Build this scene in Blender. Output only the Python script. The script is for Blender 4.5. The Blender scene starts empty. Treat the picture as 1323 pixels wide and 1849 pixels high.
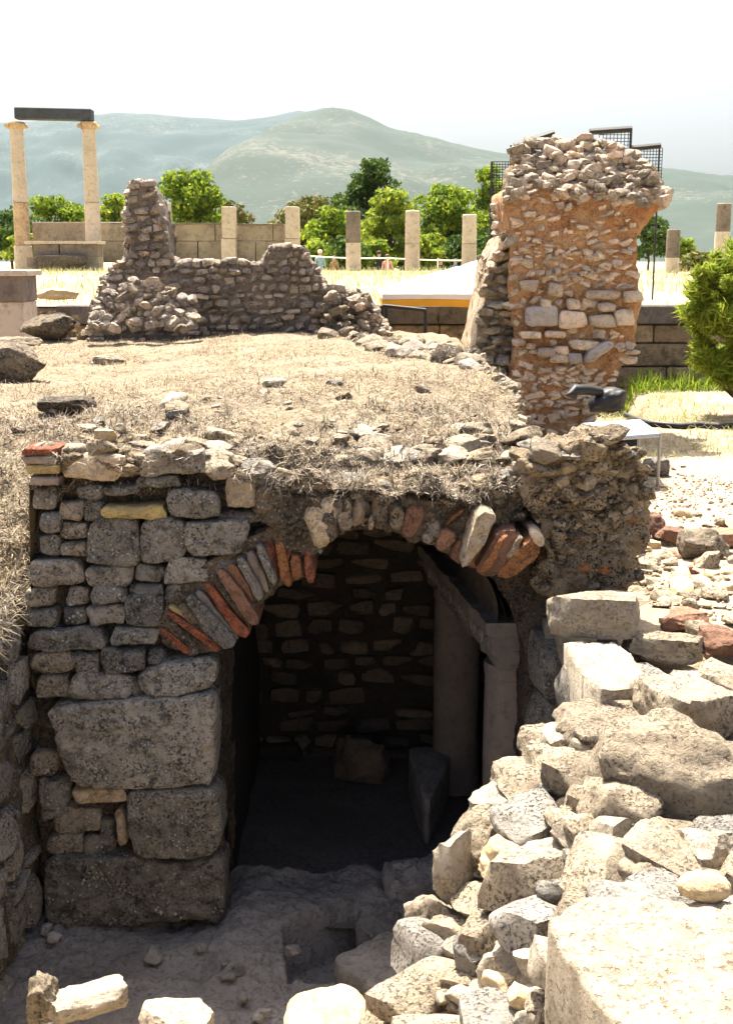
import bpy, bmesh, math, random
import numpy as np
from mathutils import Vector, Matrix, Euler

# ------------------------------------------------------------------ camera, sky, sun, exposure
SC = bpy.context.scene
COL = SC.collection
F, CX, CY = 2200.0, 661.5, 924.5            # focal length and centre in photo pixels
PITCH = math.atan((CY - 470.0) / F)
CAM = Vector((0, 0, 1.6))
cam_data = bpy.data.cameras.new('camera')
cam_data.sensor_fit = 'VERTICAL'
cam_data.sensor_height = 36.0
cam_data.lens = 36.0 * F / 1849.0
cam_data.clip_start = 0.05
cam_data.clip_end = 30000
cam = bpy.data.objects.new('camera', cam_data)
cam.location = CAM
cam.rotation_euler = (math.pi / 2 - PITCH, 0, 0)
COL.objects.link(cam)
SC.camera = cam

SUN_EL, SUN_AZ = math.radians(66), math.radians(-17)   # azimuth from +Y, negative = left
SKY_STRENGTH, SUN_STRENGTH, EXPOSURE = 0.10, 5.0, 1.78
world = bpy.data.worlds.new('World')
SC.world = world
world.use_nodes = True
wn = world.node_tree
wn.nodes.clear()
sky = wn.nodes.new('ShaderNodeTexSky')
sky.sky_type = 'NISHITA'
sky.sun_disc = False
sky.sun_elevation = SUN_EL
sky.sun_rotation = SUN_AZ
sky.altitude = 300
sky.air_density = 0.8
sky.dust_density = 10.0
sky.ozone_density = 1.0
bg = wn.nodes.new('ShaderNodeBackground')
bg.inputs['Strength'].default_value = SKY_STRENGTH
wo = wn.nodes.new('ShaderNodeOutputWorld')
wn.links.new(sky.outputs[0], bg.inputs['Color'])
wn.links.new(bg.outputs[0], wo.inputs['Surface'])
sun_data = bpy.data.lights.new('sun', 'SUN')
sun_data.energy = SUN_STRENGTH
sun_data.angle = math.radians(0.53)
sun_data.color = (1.0, 0.94, 0.83)
sun = bpy.data.objects.new('sun', sun_data)
to_sun = Vector((math.sin(SUN_AZ) * math.cos(SUN_EL), math.cos(SUN_AZ) * math.cos(SUN_EL), math.sin(SUN_EL)))
sun.rotation_euler = to_sun.to_track_quat('Z', 'Y').to_euler()
sun.location = to_sun * 40
COL.objects.link(sun)
SC.view_settings.view_transform = 'Standard'
SC.view_settings.look = 'None'
SC.view_settings.gamma = 1
SC.view_settings.use_curve_mapping = False
SC.view_settings.exposure = EXPOSURE
SC.cycles.use_denoising = True
SC.cycles.max_bounces = 8
SC.cycles.diffuse_bounces = 4
SC.cycles.volume_bounces = 0
SC.cycles.transparent_max_bounces = 8
SC.cycles.use_adaptive_sampling = True

# ------------------------------------------------------------------ survey helpers (photo pixel -> place)
cp, sp = math.cos(PITCH), math.sin(PITCH)
def ray(px, py):
    a, b = (px - CX) / F, -(py - CY) / F
    return Vector((a, cp + b * sp, -sp + b * cp))
def P(px, py, Y):                       # point at distance Y
    d = ray(px, py)
    return CAM + d * (Y / d.y)
def PZ(px, py, z):                      # point at height z
    d = ray(px, py)
    return CAM + d * ((z - CAM.z) / d.z)
def mpp(Y):                             # metres per photo pixel at distance Y
    return Y * 1.0 / F

# ------------------------------------------------------------------ numpy noise
def _hash(ix, iy, iz, seed):
    h = (ix * 374761393 + iy * 668265263 + iz * 2147483647 + seed * 974634721) & 0xFFFFFFFF
    h = ((h ^ (h >> 13)) * 1274126177) & 0xFFFFFFFF
    h = ((h ^ (h >> 16)) * 2246822519) & 0xFFFFFFFF
    return ((h ^ (h >> 15)) & 0xFFFFFF) / float(0xFFFFFF)
def vnoise(p, seed=0):
    p = np.asarray(p, dtype=np.float64)
    i = np.floor(p).astype(np.int64)
    f = p - i
    f = f * f * (3 - 2 * f)
    out = np.zeros(len(p))
    for dx in (0, 1):
        wx = f[:, 0] if dx else 1 - f[:, 0]
        for dy in (0, 1):
            wy = f[:, 1] if dy else 1 - f[:, 1]
            for dz in (0, 1):
                wz = f[:, 2] if dz else 1 - f[:, 2]
                out += wx * wy * wz * _hash(i[:, 0] + dx, i[:, 1] + dy, i[:, 2] + dz, seed)
    return out * 2 - 1
def fbm(p, scale=1.0, octv=4, seed=0, gain=0.5):
    p = np.asarray(p, dtype=np.float64) * scale
    a, t, n = 1.0, 0.0, 0.0
    out = np.zeros(len(p))
    for k in range(octv):
        out += a * vnoise(p + 17.3 * k, seed + k)
        n += a; a *= gain; p = p * 2.03
    return out / n
def clump(x, y, s=3.0, seed=2):
    return np.clip(0.55 + 1.3 * fbm(np.stack([x, y, 0 * x], 1), s, 3, seed), 0, 1)
def clumpy(x, y): return clump(x, y, 1.6, 33)
def sstep(a, b, x):
    t = np.clip((x - a) / (b - a), 0, 1)
    return t * t * (3 - 2 * t)

# ------------------------------------------------------------------ object helpers
LOC = {}
def mesh_np(name, v, f, mats=(), smooth=True, sharp=None):
    me = bpy.data.meshes.new(name)
    v = np.asarray(v, dtype=np.float32)
    f = np.asarray(f, dtype=np.int32)
    me.vertices.add(len(v)); me.vertices.foreach_set('co', v.ravel())
    n, k = f.shape
    me.loops.add(n * k); me.loops.foreach_set('vertex_index', f.ravel())
    me.polygons.add(n)
    me.polygons.foreach_set('loop_start', np.arange(0, n * k, k, dtype=np.int32))
    me.polygons.foreach_set('loop_total', np.full(n, k, dtype=np.int32))
    me.polygons.foreach_set('use_smooth', np.full(n, smooth, dtype=bool))
    me.update(calc_edges=True)
    me.validate()
    for m in mats: me.materials.append(m)
    if sharp is not None and smooth:
        me.set_sharp_from_angle(angle=math.radians(sharp))
    return me
def from_bm(name, bm, mats=(), smooth=False, sharp=None):
    me = bpy.data.meshes.new(name)
    bmesh.ops.recalc_face_normals(bm, faces=bm.faces[:])
    bm.to_mesh(me); bm.free()
    for m in mats: me.materials.append(m)
    if smooth:
        me.polygons.foreach_set('use_smooth', np.full(len(me.polygons), True))
        if sharp: me.set_sharp_from_angle(angle=math.radians(sharp))
    return me
def put(name, me, parent=None, M=None):
    o = bpy.data.objects.new(name, me)
    COL.objects.link(o)
    M = M if M is not None else Matrix.Identity(4)
    if parent is not None:
        o.parent = parent
        L = LOC.get(parent.name, Matrix.Identity(4))
        o.matrix_parent_inverse = L.inverted()
    o.matrix_basis = M
    LOC[o.name] = M
    return o
def tag(o, label=None, cat=None, group=None, kind=None):
    if label: o['label'] = label
    if cat: o['category'] = cat
    if group: o['group'] = group
    if kind: o['kind'] = kind
    return o
def thing(name, label, cat, loc, group=None):
    return tag(put(name, None, None, Matrix.Translation(Vector(loc))), label, cat, group)
def recenter(me, base=True):            # move the mesh origin to its base, return the place
    n = len(me.vertices)
    co = np.empty(n * 3, dtype=np.float32); me.vertices.foreach_get('co', co)
    co = co.reshape(-1, 3)
    c = (co.min(0) + co.max(0)) / 2
    if base: c[2] = co[:, 2].min()
    me.vertices.foreach_set('co', (co - c).ravel().astype(np.float32)); me.update()
    return Matrix.Translation(Vector([float(t) for t in c]))
def single(name, me, label, cat, group=None):
    return tag(put(name, me, None, recenter(me)), label, cat, group)
def solid_part(name, me, parent):
    return put(name, me, parent, recenter(me))

def bm_box(bm, c, s, rot=None):
    M = Matrix.Translation(Vector(c)) @ (rot.to_4x4() if rot is not None else Matrix.Identity(4)) @ Matrix.Diagonal((s[0], s[1], s[2], 1))
    return bmesh.ops.create_cube(bm, size=1.0, matrix=M)['verts']
def bm_bevel(bm, w, seg=1):
    bmesh.ops.bevel(bm, geom=bm.edges[:], offset=w, segments=seg, affect='EDGES', profile=0.6)
def box_mesh(name, c, s, mat, bev=0.0, rz=0.0):
    bm = bmesh.new(); bm_box(bm, c, s, Matrix.Rotation(rz, 3, 'Z'))
    if bev: bm_bevel(bm, bev, 2)
    return from_bm(name, bm, [mat])
def tube_mesh(name, pts, r, mat, seg=8, caps=True):
    pts = [Vector(p) for p in pts]
    rs = r if isinstance(r, (list, tuple)) else [r] * len(pts)
    v, f = [], []
    prev = None
    for i, p in enumerate(pts):
        t = (pts[min(i + 1, len(pts) - 1)] - pts[max(i - 1, 0)]).normalized()
        if prev is None:
            a = t.orthogonal().normalized()
        else:
            a = (prev - t * prev.dot(t)).normalized()
        prev = a
        b = t.cross(a)
        for k in range(seg):
            g = 2 * math.pi * k / seg
            v.append(p + (a * math.cos(g) + b * math.sin(g)) * rs[i])
    for i in range(len(pts) - 1):
        for k in range(seg):
            k2 = (k + 1) % seg
            f.append((i * seg + k, i * seg + k2, (i + 1) * seg + k2, (i + 1) * seg + k))
    me = bpy.data.meshes.new(name)
    fs = list(f)
    if caps:
        fs.append(tuple(range(seg))[::-1]); fs.append(tuple((len(pts) - 1) * seg + k for k in range(seg)))
    me.from_pydata([tuple(x) for x in v], [], fs)
    me.polygons.foreach_set('use_smooth', np.full(len(me.polygons), True))
    me.materials.append(mat)
    me.set_sharp_from_angle(angle=math.radians(50))
    return me
def lathe_mesh(name, prof, mat, seg=24, noise=0.0, seed=0):
    v, f = [], []
    for (r, z) in prof:
        for k in range(seg):
            g = 2 * math.pi * k / seg
            v.append((r * math.cos(g), r * math.sin(g), z))
    n = len(prof)
    for i in range(n - 1):
        for k in range(seg):
            k2 = (k + 1) % seg
            f.append((i * seg + k, i * seg + k2, (i + 1) * seg + k2, (i + 1) * seg + k))
    v = np.array(v)
    if noise: v[:, :2] *= (1 + noise * fbm(v, 6, 3, seed))[:, None]
    me = bpy.data.meshes.new(name)
    me.from_pydata([tuple(x) for x in v], [], f + [tuple(range(seg))[::-1], tuple((n - 1) * seg + k for k in range(seg))])
    me.polygons.foreach_set('use_smooth', np.full(len(me.polygons), True))
    me.materials.append(mat)
    me.set_sharp_from_angle(angle=math.radians(35))
    return me

# ------------------------------------------------------------------ materials
def new_mat(name):
    m = bpy.data.materials.new(name); m.use_nodes = True
    nt = m.node_tree; nt.nodes.clear()
    out = nt.nodes.new('ShaderNodeOutputMaterial')
    b = nt.nodes.new('ShaderNodeBsdfPrincipled')
    nt.links.new(b.outputs[0], out.inputs['Surface'])
    b.inputs['Roughness'].default_value = 0.9
    b.inputs['Specular IOR Level'].default_value = 0.25
    return m, nt, b
def N(nt, t, **kw):
    n = nt.nodes.new(t)
    for k, v in kw.items():
        if k in n.inputs.keys(): n.inputs[k].default_value = v
        else: setattr(n, k, v)
    return n
def noise_node(nt, vec, scale, detail=6, rough=0.6, dist=0.0):
    n = N(nt, 'ShaderNodeTexNoise', Scale=scale, Detail=detail, Roughness=rough, Distortion=dist)
    nt.links.new(vec, n.inputs['Vector'])
    return n.outputs['Fac']
def mapr(nt, val, a, b, c=0.0, d=1.0):
    n = N(nt, 'ShaderNodeMapRange'); n.clamp = True
    nt.links.new(val, n.inputs[0])
    for i, x in enumerate((a, b, c, d)): n.inputs[i + 1].default_value = x
    return n.outputs[0]
def mixc(nt, fac, A, B, blend='MIX'):
    n = N(nt, 'ShaderNodeMix', data_type='RGBA', blend_type=blend)
    if isinstance(fac, float): n.inputs[0].default_value = fac
    else: nt.links.new(fac, n.inputs[0])
    for sock, x in ((n.inputs[6], A), (n.inputs[7], B)):
        if isinstance(x, tuple): sock.default_value = (*x, 1)
        else: nt.links.new(x, sock)
    return n.outputs[2]
def mathn(nt, op, a, b):
    n = N(nt, 'ShaderNodeMath', operation=op)
    for i, x in enumerate((a, b)):
        if isinstance(x, (int, float)): n.inputs[i].default_value = x
        else: nt.links.new(x, n.inputs[i])
    return n.outputs[0]
def bump(nt, bsdf, h, strength, dist):
    n = N(nt, 'ShaderNodeBump', Strength=strength, Distance=dist)
    nt.links.new(h, n.inputs['Height'])
    nt.links.new(n.outputs[0], bsdf.inputs['Normal'])
def stone_mat(name, c1, c2, dark=(0.05, 0.045, 0.04), lichen=(0.6, 0.6, 0.55), s=1.0, darkamt=0.5, lich=0.3, bs=0.8, bd=0.02, vary=0.35, tint=None, pores=0.35, pscale=55):
    m, nt, b = new_mat(name)
    g = N(nt, 'ShaderNodeNewGeometry').outputs['Position']
    oi = mathn(nt, 'FRACT', mathn(nt, 'ADD', N(nt, 'ShaderNodeObjectInfo').outputs['Random'], N(nt, 'ShaderNodeNewGeometry').outputs['Random Per Island']), 0)
    n1 = noise_node(nt, g, 4 * s, 5, 0.65)
    n2 = noise_node(nt, g, 26 * s, 8, 0.72)
    n3 = noise_node(nt, g, 11 * s, 8, 0.75, 0.0)
    c = mixc(nt, mapr(nt, n1, 0.36, 0.64), c1, c2)
    if tint:
        c = mixc(nt, mapr(nt, oi, 0.45, 1.0, 0.0, 0.75), c, tint)
    hsv = N(nt, 'ShaderNodeHueSaturation')
    nt.links.new(mapr(nt, oi, 0, 1, 1 - vary, 1 + vary), hsv.inputs['Value'])
    nt.links.new(c, hsv.inputs['Color'])
    c = mixc(nt, mapr(nt, n3, 0.50, 0.64, 0, darkamt), hsv.outputs[0], dark)
    c = mixc(nt, mapr(nt, n2, 0.52, 0.66, 0, 0.55), c, dark)
    if lich > 0:
        vo = N(nt, 'ShaderNodeTexVoronoi', Scale=34 * s); nt.links.new(g, vo.inputs['Vector'])
        spot = mapr(nt, vo.outputs['Distance'], 0.20, 0.34, 1, 0)
        patch = mapr(nt, noise_node(nt, g, 7 * s, 3), 0.47, 0.6)
        c = mixc(nt, mathn(nt, 'MULTIPLY', mathn(nt, 'MULTIPLY', spot, patch), lich), c, lichen)
        vo2 = N(nt, 'ShaderNodeTexVoronoi', Scale=95 * s); nt.links.new(g, vo2.inputs['Vector'])
        spot2 = mapr(nt, vo2.outputs['Distance'], 0.18, 0.30, 1, 0)
        patch2 = mapr(nt, noise_node(nt, g, 13 * s, 3), 0.45, 0.58)
        c = mixc(nt, mathn(nt, 'MULTIPLY', mathn(nt, 'MULTIPLY', spot2, patch2), lich * 0.8), c, lichen)
    h = mathn(nt, 'ADD', mathn(nt, 'MULTIPLY', n2, 0.6), n3)
    if pores > 0:
        np1 = noise_node(nt, g, pscale * 1.3 * s, 4, 0.6, 0.0)
        pit = mathn(nt, 'MULTIPLY', mapr(nt, np1, 0.55, 0.61), mapr(nt, noise_node(nt, g, 5 * s, 4, 0.7), 0.42, 0.56))
        c = mixc(nt, mathn(nt, 'MULTIPLY', pit, pores), c, dark)
        h = mathn(nt, 'SUBTRACT', h, mathn(nt, 'MULTIPLY', pit, pores * 1.2))
    nt.links.new(c, b.inputs['Base Color'])
    bump(nt, b, h, bs, bd)
    return m
def plain_mat(name, col, rough=0.8, spec=0.3, nscale=0, namt=0.2, col2=None, metallic=0.0, bs=0.0):
    m, nt, b = new_mat(name)
    b.inputs['Roughness'].default_value = rough
    b.inputs['Specular IOR Level'].default_value = spec
    b.inputs['Metallic'].default_value = metallic
    if nscale:
        g = N(nt, 'ShaderNodeNewGeometry').outputs['Position']
        n1 = noise_node(nt, g, nscale, 6, 0.65)
        c2 = col2 or tuple(x * (1 - namt) for x in col)
        nt.links.new(mixc(nt, mapr(nt, n1, 0.35, 0.65), col, c2), b.inputs['Base Color'])
        if bs: bump(nt, b, n1, bs, 0.02)
    else:
        b.inputs['Base Color'].default_value = (*col, 1)
    return m
def island_mat(name, stops, rough=0.8, trans=0.0):
    m, nt, b = new_mat(name)
    gi = N(nt, 'ShaderNodeNewGeometry')
    r = N(nt, 'ShaderNodeValToRGB')
    el = r.color_ramp.elements
    while len(el) < len(stops): el.new(0.5)
    for e, (pos, c) in zip(el, stops): e.position = pos; e.color = (*c, 1)
    nt.links.new(gi.outputs['Random Per Island'], r.inputs[0])
    nt.links.new(r.outputs[0], b.inputs['Base Color'])
    b.inputs['Roughness'].default_value = rough
    if trans:
        tr = N(nt, 'ShaderNodeBsdfTranslucent'); nt.links.new(r.outputs[0], tr.inputs[0])
        mx = N(nt, 'ShaderNodeMixShader'); mx.inputs[0].default_value = trans
        nt.links.new(b.outputs[0], mx.inputs[1]); nt.links.new(tr.outputs[0], mx.inputs[2])
        out = [n for n in nt.nodes if n.type == 'OUTPUT_MATERIAL'][0]
        nt.links.new(mx.outputs[0], out.inputs['Surface'])
    return m

M = {}
M['wall'] = stone_mat('weathered_limestone', (0.40, 0.36, 0.30), (0.30, 0.275, 0.235), dark=(0.025, 0.023, 0.022), lich=0.9, darkamt=0.8, bs=1.0, bd=0.05, s=1.2, pores=0.8, tint=(0.38, 0.30, 0.21))
M['wallbig'] = stone_mat('lichened_block', (0.41, 0.365, 0.30), (0.31, 0.28, 0.235), dark=(0.025, 0.023, 0.022), lich=0.9, darkamt=0.75, s=1.6, bs=1.0, bd=0.04, pores=0.8, pscale=42)
M['core'] = stone_mat('rubble_mortar', (0.28, 0.21, 0.13), (0.18, 0.145, 0.105), dark=(0.02, 0.017, 0.014), lich=0.6, darkamt=0.85, s=1.4, bs=1.0, bd=0.06, pores=0.8, pscale=45)
M['joint'] = stone_mat('dark_joint_mortar', (0.16, 0.12, 0.08), (0.10, 0.08, 0.06), dark=(0.018, 0.015, 0.013), lich=0.2, darkamt=0.85, s=1.4, bs=1.0, bd=0.05, pores=0.8, pscale=45)
M['conglom'] = stone_mat('porous_conglomerate', (0.50, 0.39, 0.25), (0.36, 0.27, 0.17), dark=(0.02, 0.017, 0.014), lich=0.6, darkamt=0.85, s=1.6, bs=1.0, bd=0.06, pores=0.95, pscale=40)
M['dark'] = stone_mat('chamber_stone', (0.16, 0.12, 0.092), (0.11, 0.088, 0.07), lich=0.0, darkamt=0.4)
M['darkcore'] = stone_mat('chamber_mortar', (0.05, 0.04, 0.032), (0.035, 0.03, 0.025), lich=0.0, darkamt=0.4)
M['pale'] = stone_mat('sunbleached_limestone', (0.44, 0.38, 0.29), (0.36, 0.305, 0.225), dark=(0.10, 0.08, 0.055), lich=0.1, darkamt=0.35, s=1.4, bs=0.9, bd=0.02, vary=0.2)
M['palerub'] = stone_mat('sunbleached_rubble', (0.41, 0.335, 0.235), (0.31, 0.25, 0.175), dark=(0.05, 0.038, 0.026), lich=0.2, pores=0.7, pscale=55, darkamt=0.4, s=1.2, bs=1.0, bd=0.03, vary=0.3)
M['bankgrey'] = stone_mat('grey_limestone', (0.36, 0.33, 0.28), (0.27, 0.245, 0.21), dark=(0.04, 0.034, 0.028), lich=0.3, darkamt=0.55, s=1.3, bs=1.0, bd=0.03, pores=0.8)
M['flat'] = stone_mat('smooth_block', (0.37, 0.315, 0.235), (0.31, 0.26, 0.185), dark=(0.15, 0.11, 0.07), lich=0.0, darkamt=0.45, s=2.6, bs=0.7, bd=0.02, vary=0.05, pores=0.7, pscale=16)
M['sand'] = stone_mat('yellow_stone', (0.55, 0.43, 0.26), (0.46, 0.35, 0.2), dark=(0.2, 0.14, 0.08), lich=0.0, darkamt=0.3, s=1.2, bs=0.6, vary=0.1)
M['pit'] = stone_mat('grey_paving', (0.27, 0.25, 0.235), (0.18, 0.165, 0.155), dark=(0.05, 0.045, 0.045), lich=0.0, darkamt=0.4, s=1.0, bs=0.8)
M['towerst'] = stone_mat('tower_rubble_stone', (0.66, 0.55, 0.42), (0.55, 0.44, 0.33), dark=(0.16, 0.10, 0.06), lich=0.2, darkamt=0.4, s=0.8, bs=0.8, vary=0.3, tint=(0.55, 0.40, 0.28))
M['towercore'] = stone_mat('orange_mortar', (0.60, 0.38, 0.20), (0.46, 0.22, 0.09), dark=(0.16, 0.06, 0.03), lich=0.0, darkamt=0.65, s=0.9, bs=1.0, bd=0.05, vary=0.0)
M['towertop'] = stone_mat('tower_top_rubble', (0.55, 0.47, 0.36), (0.42, 0.34, 0.25), dark=(0.05, 0.04, 0.035), lich=0.25, darkamt=0.6, s=0.9, bs=1.0, bd=0.03, vary=0.4, tint=(0.42, 0.30, 0.20))
M['ruin'] = stone_mat('ruin_rubble', (0.47, 0.40, 0.32), (0.35, 0.295, 0.24), dark=(0.04, 0.032, 0.03), lich=0.3, darkamt=0.6, s=0.9, bs=1.0, bd=0.03, vary=0.4, tint=(0.44, 0.33, 0.23))
M['sidecore'] = stone_mat('pale_flank_mortar', (0.46, 0.36, 0.24), (0.36, 0.27, 0.18), dark=(0.08, 0.06, 0.04), lich=0.0, darkamt=0.5, bs=1.0, bd=0.05)
M['ruincore'] = stone_mat('ruin_mortar', (0.30, 0.25, 0.195), (0.22, 0.185, 0.145), dark=(0.03, 0.025, 0.02), lich=0.0, darkamt=0.6, bs=1.0, bd=0.05)
M['brick'] = stone_mat('red_brick', (0.42, 0.13, 0.06), (0.33, 0.11, 0.055), dark=(0.05, 0.03, 0.025), lich=0.3, darkamt=0.75, s=1.8, bs=1.0, bd=0.03, vary=0.25, pores=0.7)
M['orange'] = stone_mat('orange_brick', (0.55, 0.25, 0.09), (0.42, 0.17, 0.07), dark=(0.08, 0.04, 0.03), lich=0.2, darkamt=0.65, s=1.8, bs=1.0, bd=0.03, pores=0.6)
M['ochre'] = stone_mat('ochre_brick', (0.50, 0.38, 0.16), (0.42, 0.31, 0.13), dark=(0.08, 0.06, 0.04), lich=0.0, darkamt=0.35, s=1.6, bs=0.7)
M['plaster'] = stone_mat('pale_plaster', (0.56, 0.46, 0.33), (0.45, 0.34, 0.22), dark=(0.06, 0.05, 0.04), lich=0.2, darkamt=0.6, s=1.6, bs=0.9)
M['redrock'] = stone_mat('red_terracotta', (0.30, 0.16, 0.10), (0.24, 0.13, 0.085), dark=(0.06, 0.03, 0.02), lich=0.0, darkamt=0.4, s=1.2)
M['innermarble'] = stone_mat('shade_darkened_marble', (0.22, 0.185, 0.16), (0.175, 0.155, 0.14), dark=(0.08, 0.065, 0.055), lich=0.0, darkamt=0.25, s=0.6, bs=0.4, vary=0.2, pores=0.0)  # marble copy with the chamber's shade put into its base colour
M['marble'] = stone_mat('grey_marble', (0.40, 0.35, 0.31), (0.33, 0.29, 0.26), dark=(0.15, 0.13, 0.12), lich=0.0, darkamt=0.25, s=0.6, bs=0.4, vary=0.05)
M['colpale'] = stone_mat('column_limestone', (0.60, 0.50, 0.41), (0.52, 0.43, 0.34), dark=(0.2, 0.15, 0.11), lich=0.0, darkamt=0.3, s=0.3, bs=0.4, vary=0.06, pores=0.0)
M['coldark'] = stone_mat('weathered_column', (0.26, 0.21, 0.17), (0.18, 0.145, 0.12), dark=(0.05, 0.045, 0.04), lich=0.0, darkamt=0.5, s=0.35, bs=0.5, vary=0.06, pores=0.0)
M['colwarm'] = stone_mat('warm_column', (0.56, 0.40, 0.25), (0.42, 0.29, 0.18), dark=(0.12, 0.09, 0.06), lich=0.0, darkamt=0.5, s=0.4, bs=0.5, vary=0.06, pores=0.0)
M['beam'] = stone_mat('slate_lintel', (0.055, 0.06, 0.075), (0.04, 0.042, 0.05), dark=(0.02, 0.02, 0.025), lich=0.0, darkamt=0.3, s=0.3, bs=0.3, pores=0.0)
M['stoa'] = stone_mat('stoa_wall_stone', (0.40, 0.33, 0.25), (0.30, 0.24, 0.18), dark=(0.10, 0.085, 0.07), lich=0.0, darkamt=0.5, s=0.2, bs=0.4, vary=0.18, pores=0.0)
M['terrwall'] = stone_mat('terrace_wall_stone', (0.34, 0.26, 0.17), (0.22, 0.17, 0.12), dark=(0.045, 0.04, 0.035), lich=0.0, darkamt=0.75, s=0.4, bs=0.7, vary=0.3)
M['terrcap'] = stone_mat('terrace_coping', (0.14, 0.125, 0.11), (0.09, 0.08, 0.075), dark=(0.03, 0.028, 0.025), lich=0.0, darkamt=0.5, s=0.5, bs=0.6, vary=0.2)
M['metal'] = plain_mat('galvanised_metal', (0.30, 0.30, 0.30), 0.45, 0.5, metallic=0.7)
M['black'] = plain_mat('black_plastic', (0.012, 0.012, 0.014), 0.55, 0.4, 30, 0.4)
M['net'] = plain_mat('black_net', (0.02, 0.025, 0.028), 0.8)
M['panel'] = plain_mat('pale_blue_panel', (0.42, 0.52, 0.60), 0.35, 0.5, 3, 0.15)
M['print'] = plain_mat('panel_print', (0.05, 0.05, 0.055), 0.6)
M['canvas'] = plain_mat('white_canvas', (0.78, 0.75, 0.70), 0.8, 0.2, 2, 0.06)
M['valance'] = plain_mat('orange_canvas', (0.75, 0.38, 0.04), 0.8, 0.2, 3, 0.15)
M['rail'] = plain_mat('white_rope', (0.75, 0.74, 0.70), 0.8)
M['bark'] = plain_mat('bark', (0.11, 0.075, 0.05), 0.9, 0.1, 8, 0.5)
M['yellowp'] = plain_mat('yellow_plastic', (0.6, 0.42, 0.03), 0.5)
M['skin'] = plain_mat('skin', (0.45, 0.27, 0.19), 0.6)
M['hair'] = plain_mat('dark_hair', (0.03, 0.02, 0.015), 0.7)
M['straw'] = island_mat('dry_straw', [(0.0, (0.46, 0.37, 0.24)), (0.3, (0.30, 0.23, 0.14)), (0.5, (0.50, 0.42, 0.29)), (0.7, (0.17, 0.125, 0.08)), (1.0, (0.04, 0.03, 0.023))], trans=0.25)
M['twig'] = island_mat('dead_twigs', [(0.0, (0.44, 0.37, 0.28)), (0.25, (0.18, 0.14, 0.10)), (0.8, (0.045, 0.037, 0.03)), (1.0, (0.60, 0.52, 0.41))], trans=0.1)
M['greenstraw'] = island_mat('yellow_grass', [(0.0, (0.30, 0.30, 0.11)), (0.4, (0.42, 0.36, 0.20)), (0.7, (0.18, 0.22, 0.07)), (1.0, (0.50, 0.43, 0.27))], trans=0.3)
M['gravel'] = island_mat('gravel', [(0.0, (0.5, 0.42, 0.31)), (0.5, (0.38, 0.31, 0.22)), (0.8, (0.3, 0.2, 0.13)), (1.0, (0.14, 0.10, 0.07))])
M['pine'] = island_mat('pine_needles', [(0.0, (0.07, 0.12, 0.012)), (0.4, (0.13, 0.20, 0.016)), (0.75, (0.20, 0.27, 0.02)), (1.0, (0.33, 0.37, 0.03))], trans=0.5)
M['pinelight'] = island_mat('fresh_pine_needles', [(0.0, (0.13, 0.20, 0.02)), (0.5, (0.22, 0.29, 0.03)), (1.0, (0.36, 0.38, 0.04))], trans=0.5)
M['pinedark'] = island_mat('dark_pine_needles', [(0.0, (0.03, 0.065, 0.012)), (0.5, (0.06, 0.11, 0.016)), (1.0, (0.12, 0.17, 0.02))], trans=0.3)
M['olive'] = island_mat('browned_foliage', [(0.0, (0.07, 0.10, 0.02)), (0.5, (0.14, 0.15, 0.035)), (1.0, (0.25, 0.18, 0.05))], trans=0.25)
def ground_mat(name, c1, c2, c3, s=1.0, bd=0.03):
    m, nt, b = new_mat(name)
    g = N(nt, 'ShaderNodeNewGeometry').outputs['Position']
    n1 = noise_node(nt, g, 1.3 * s, 6, 0.65); n2 = noise_node(nt, g, 40 * s, 6, 0.7); n3 = noise_node(nt, g, 8 * s, 6, 0.7)
    c = mixc(nt, mapr(nt, n1, 0.38, 0.62), c1, c2)
    c = mixc(nt, mapr(nt, n2, 0.50, 0.66, 0, 0.7), c, c3)
    c = mixc(nt, mapr(nt, n3, 0.55, 0.68, 0, 0.5), c, c3)
    nt.links.new(c, b.inputs['Base Color'])
    bump(nt, b, mathn(nt, 'ADD', n2, n3), 0.9, bd)
    return m
M['earth'] = ground_mat('sandy_earth', (0.38, 0.305, 0.20), (0.45, 0.37, 0.26), (0.20, 0.145, 0.085))
M['mound'] = ground_mat('straw_covered_soil', (0.20, 0.155, 0.10), (0.29, 0.235, 0.155), (0.025, 0.02, 0.015))
M['pitfloor'] = ground_mat('pit_floor_soil', (0.27, 0.255, 0.245), (0.18, 0.165, 0.155), (0.07, 0.062, 0.055))
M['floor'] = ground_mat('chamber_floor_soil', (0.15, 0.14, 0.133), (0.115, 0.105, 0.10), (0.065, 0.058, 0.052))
def terrain_mat():
    m, nt, b = new_mat('dry_terrace_ground')
    g = N(nt, 'ShaderNodeNewGeometry').outputs['Position']
    n1 = noise_node(nt, g, 0.12, 5, 0.6); n2 = noise_node(nt, g, 2.5, 6, 0.7)
    c = mixc(nt, mapr(nt, n1, 0.42, 0.6), (0.40, 0.34, 0.20), (0.26, 0.26, 0.11))
    c = mixc(nt, mapr(nt, n2, 0.5, 0.68, 0, 0.6), c, (0.26, 0.20, 0.10))
    nt.links.new(c, b.inputs['Base Color']); bump(nt, b, n2, 0.8, 0.1)
    return m
M['terrain'] = terrain_mat()
def hill_mat(name, bare, shrub, cover):
    m, nt, b = new_mat(name)
    g = N(nt, 'ShaderNodeNewGeometry').outputs['Position']
    big = noise_node(nt, g, 0.004, 5, 0.6)
    n1 = noise_node(nt, g, 0.10, 5, 0.85)
    thr = mathn(nt, 'ADD', n1, mathn(nt, 'MULTIPLY', mathn(nt, 'SUBTRACT', big, 0.5), 0.7))
    c = mixc(nt, mapr(nt, thr, cover - 0.03, cover + 0.03), shrub, bare)
    nt.links.new(c, b.inputs['Base Color'])
    return m
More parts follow.
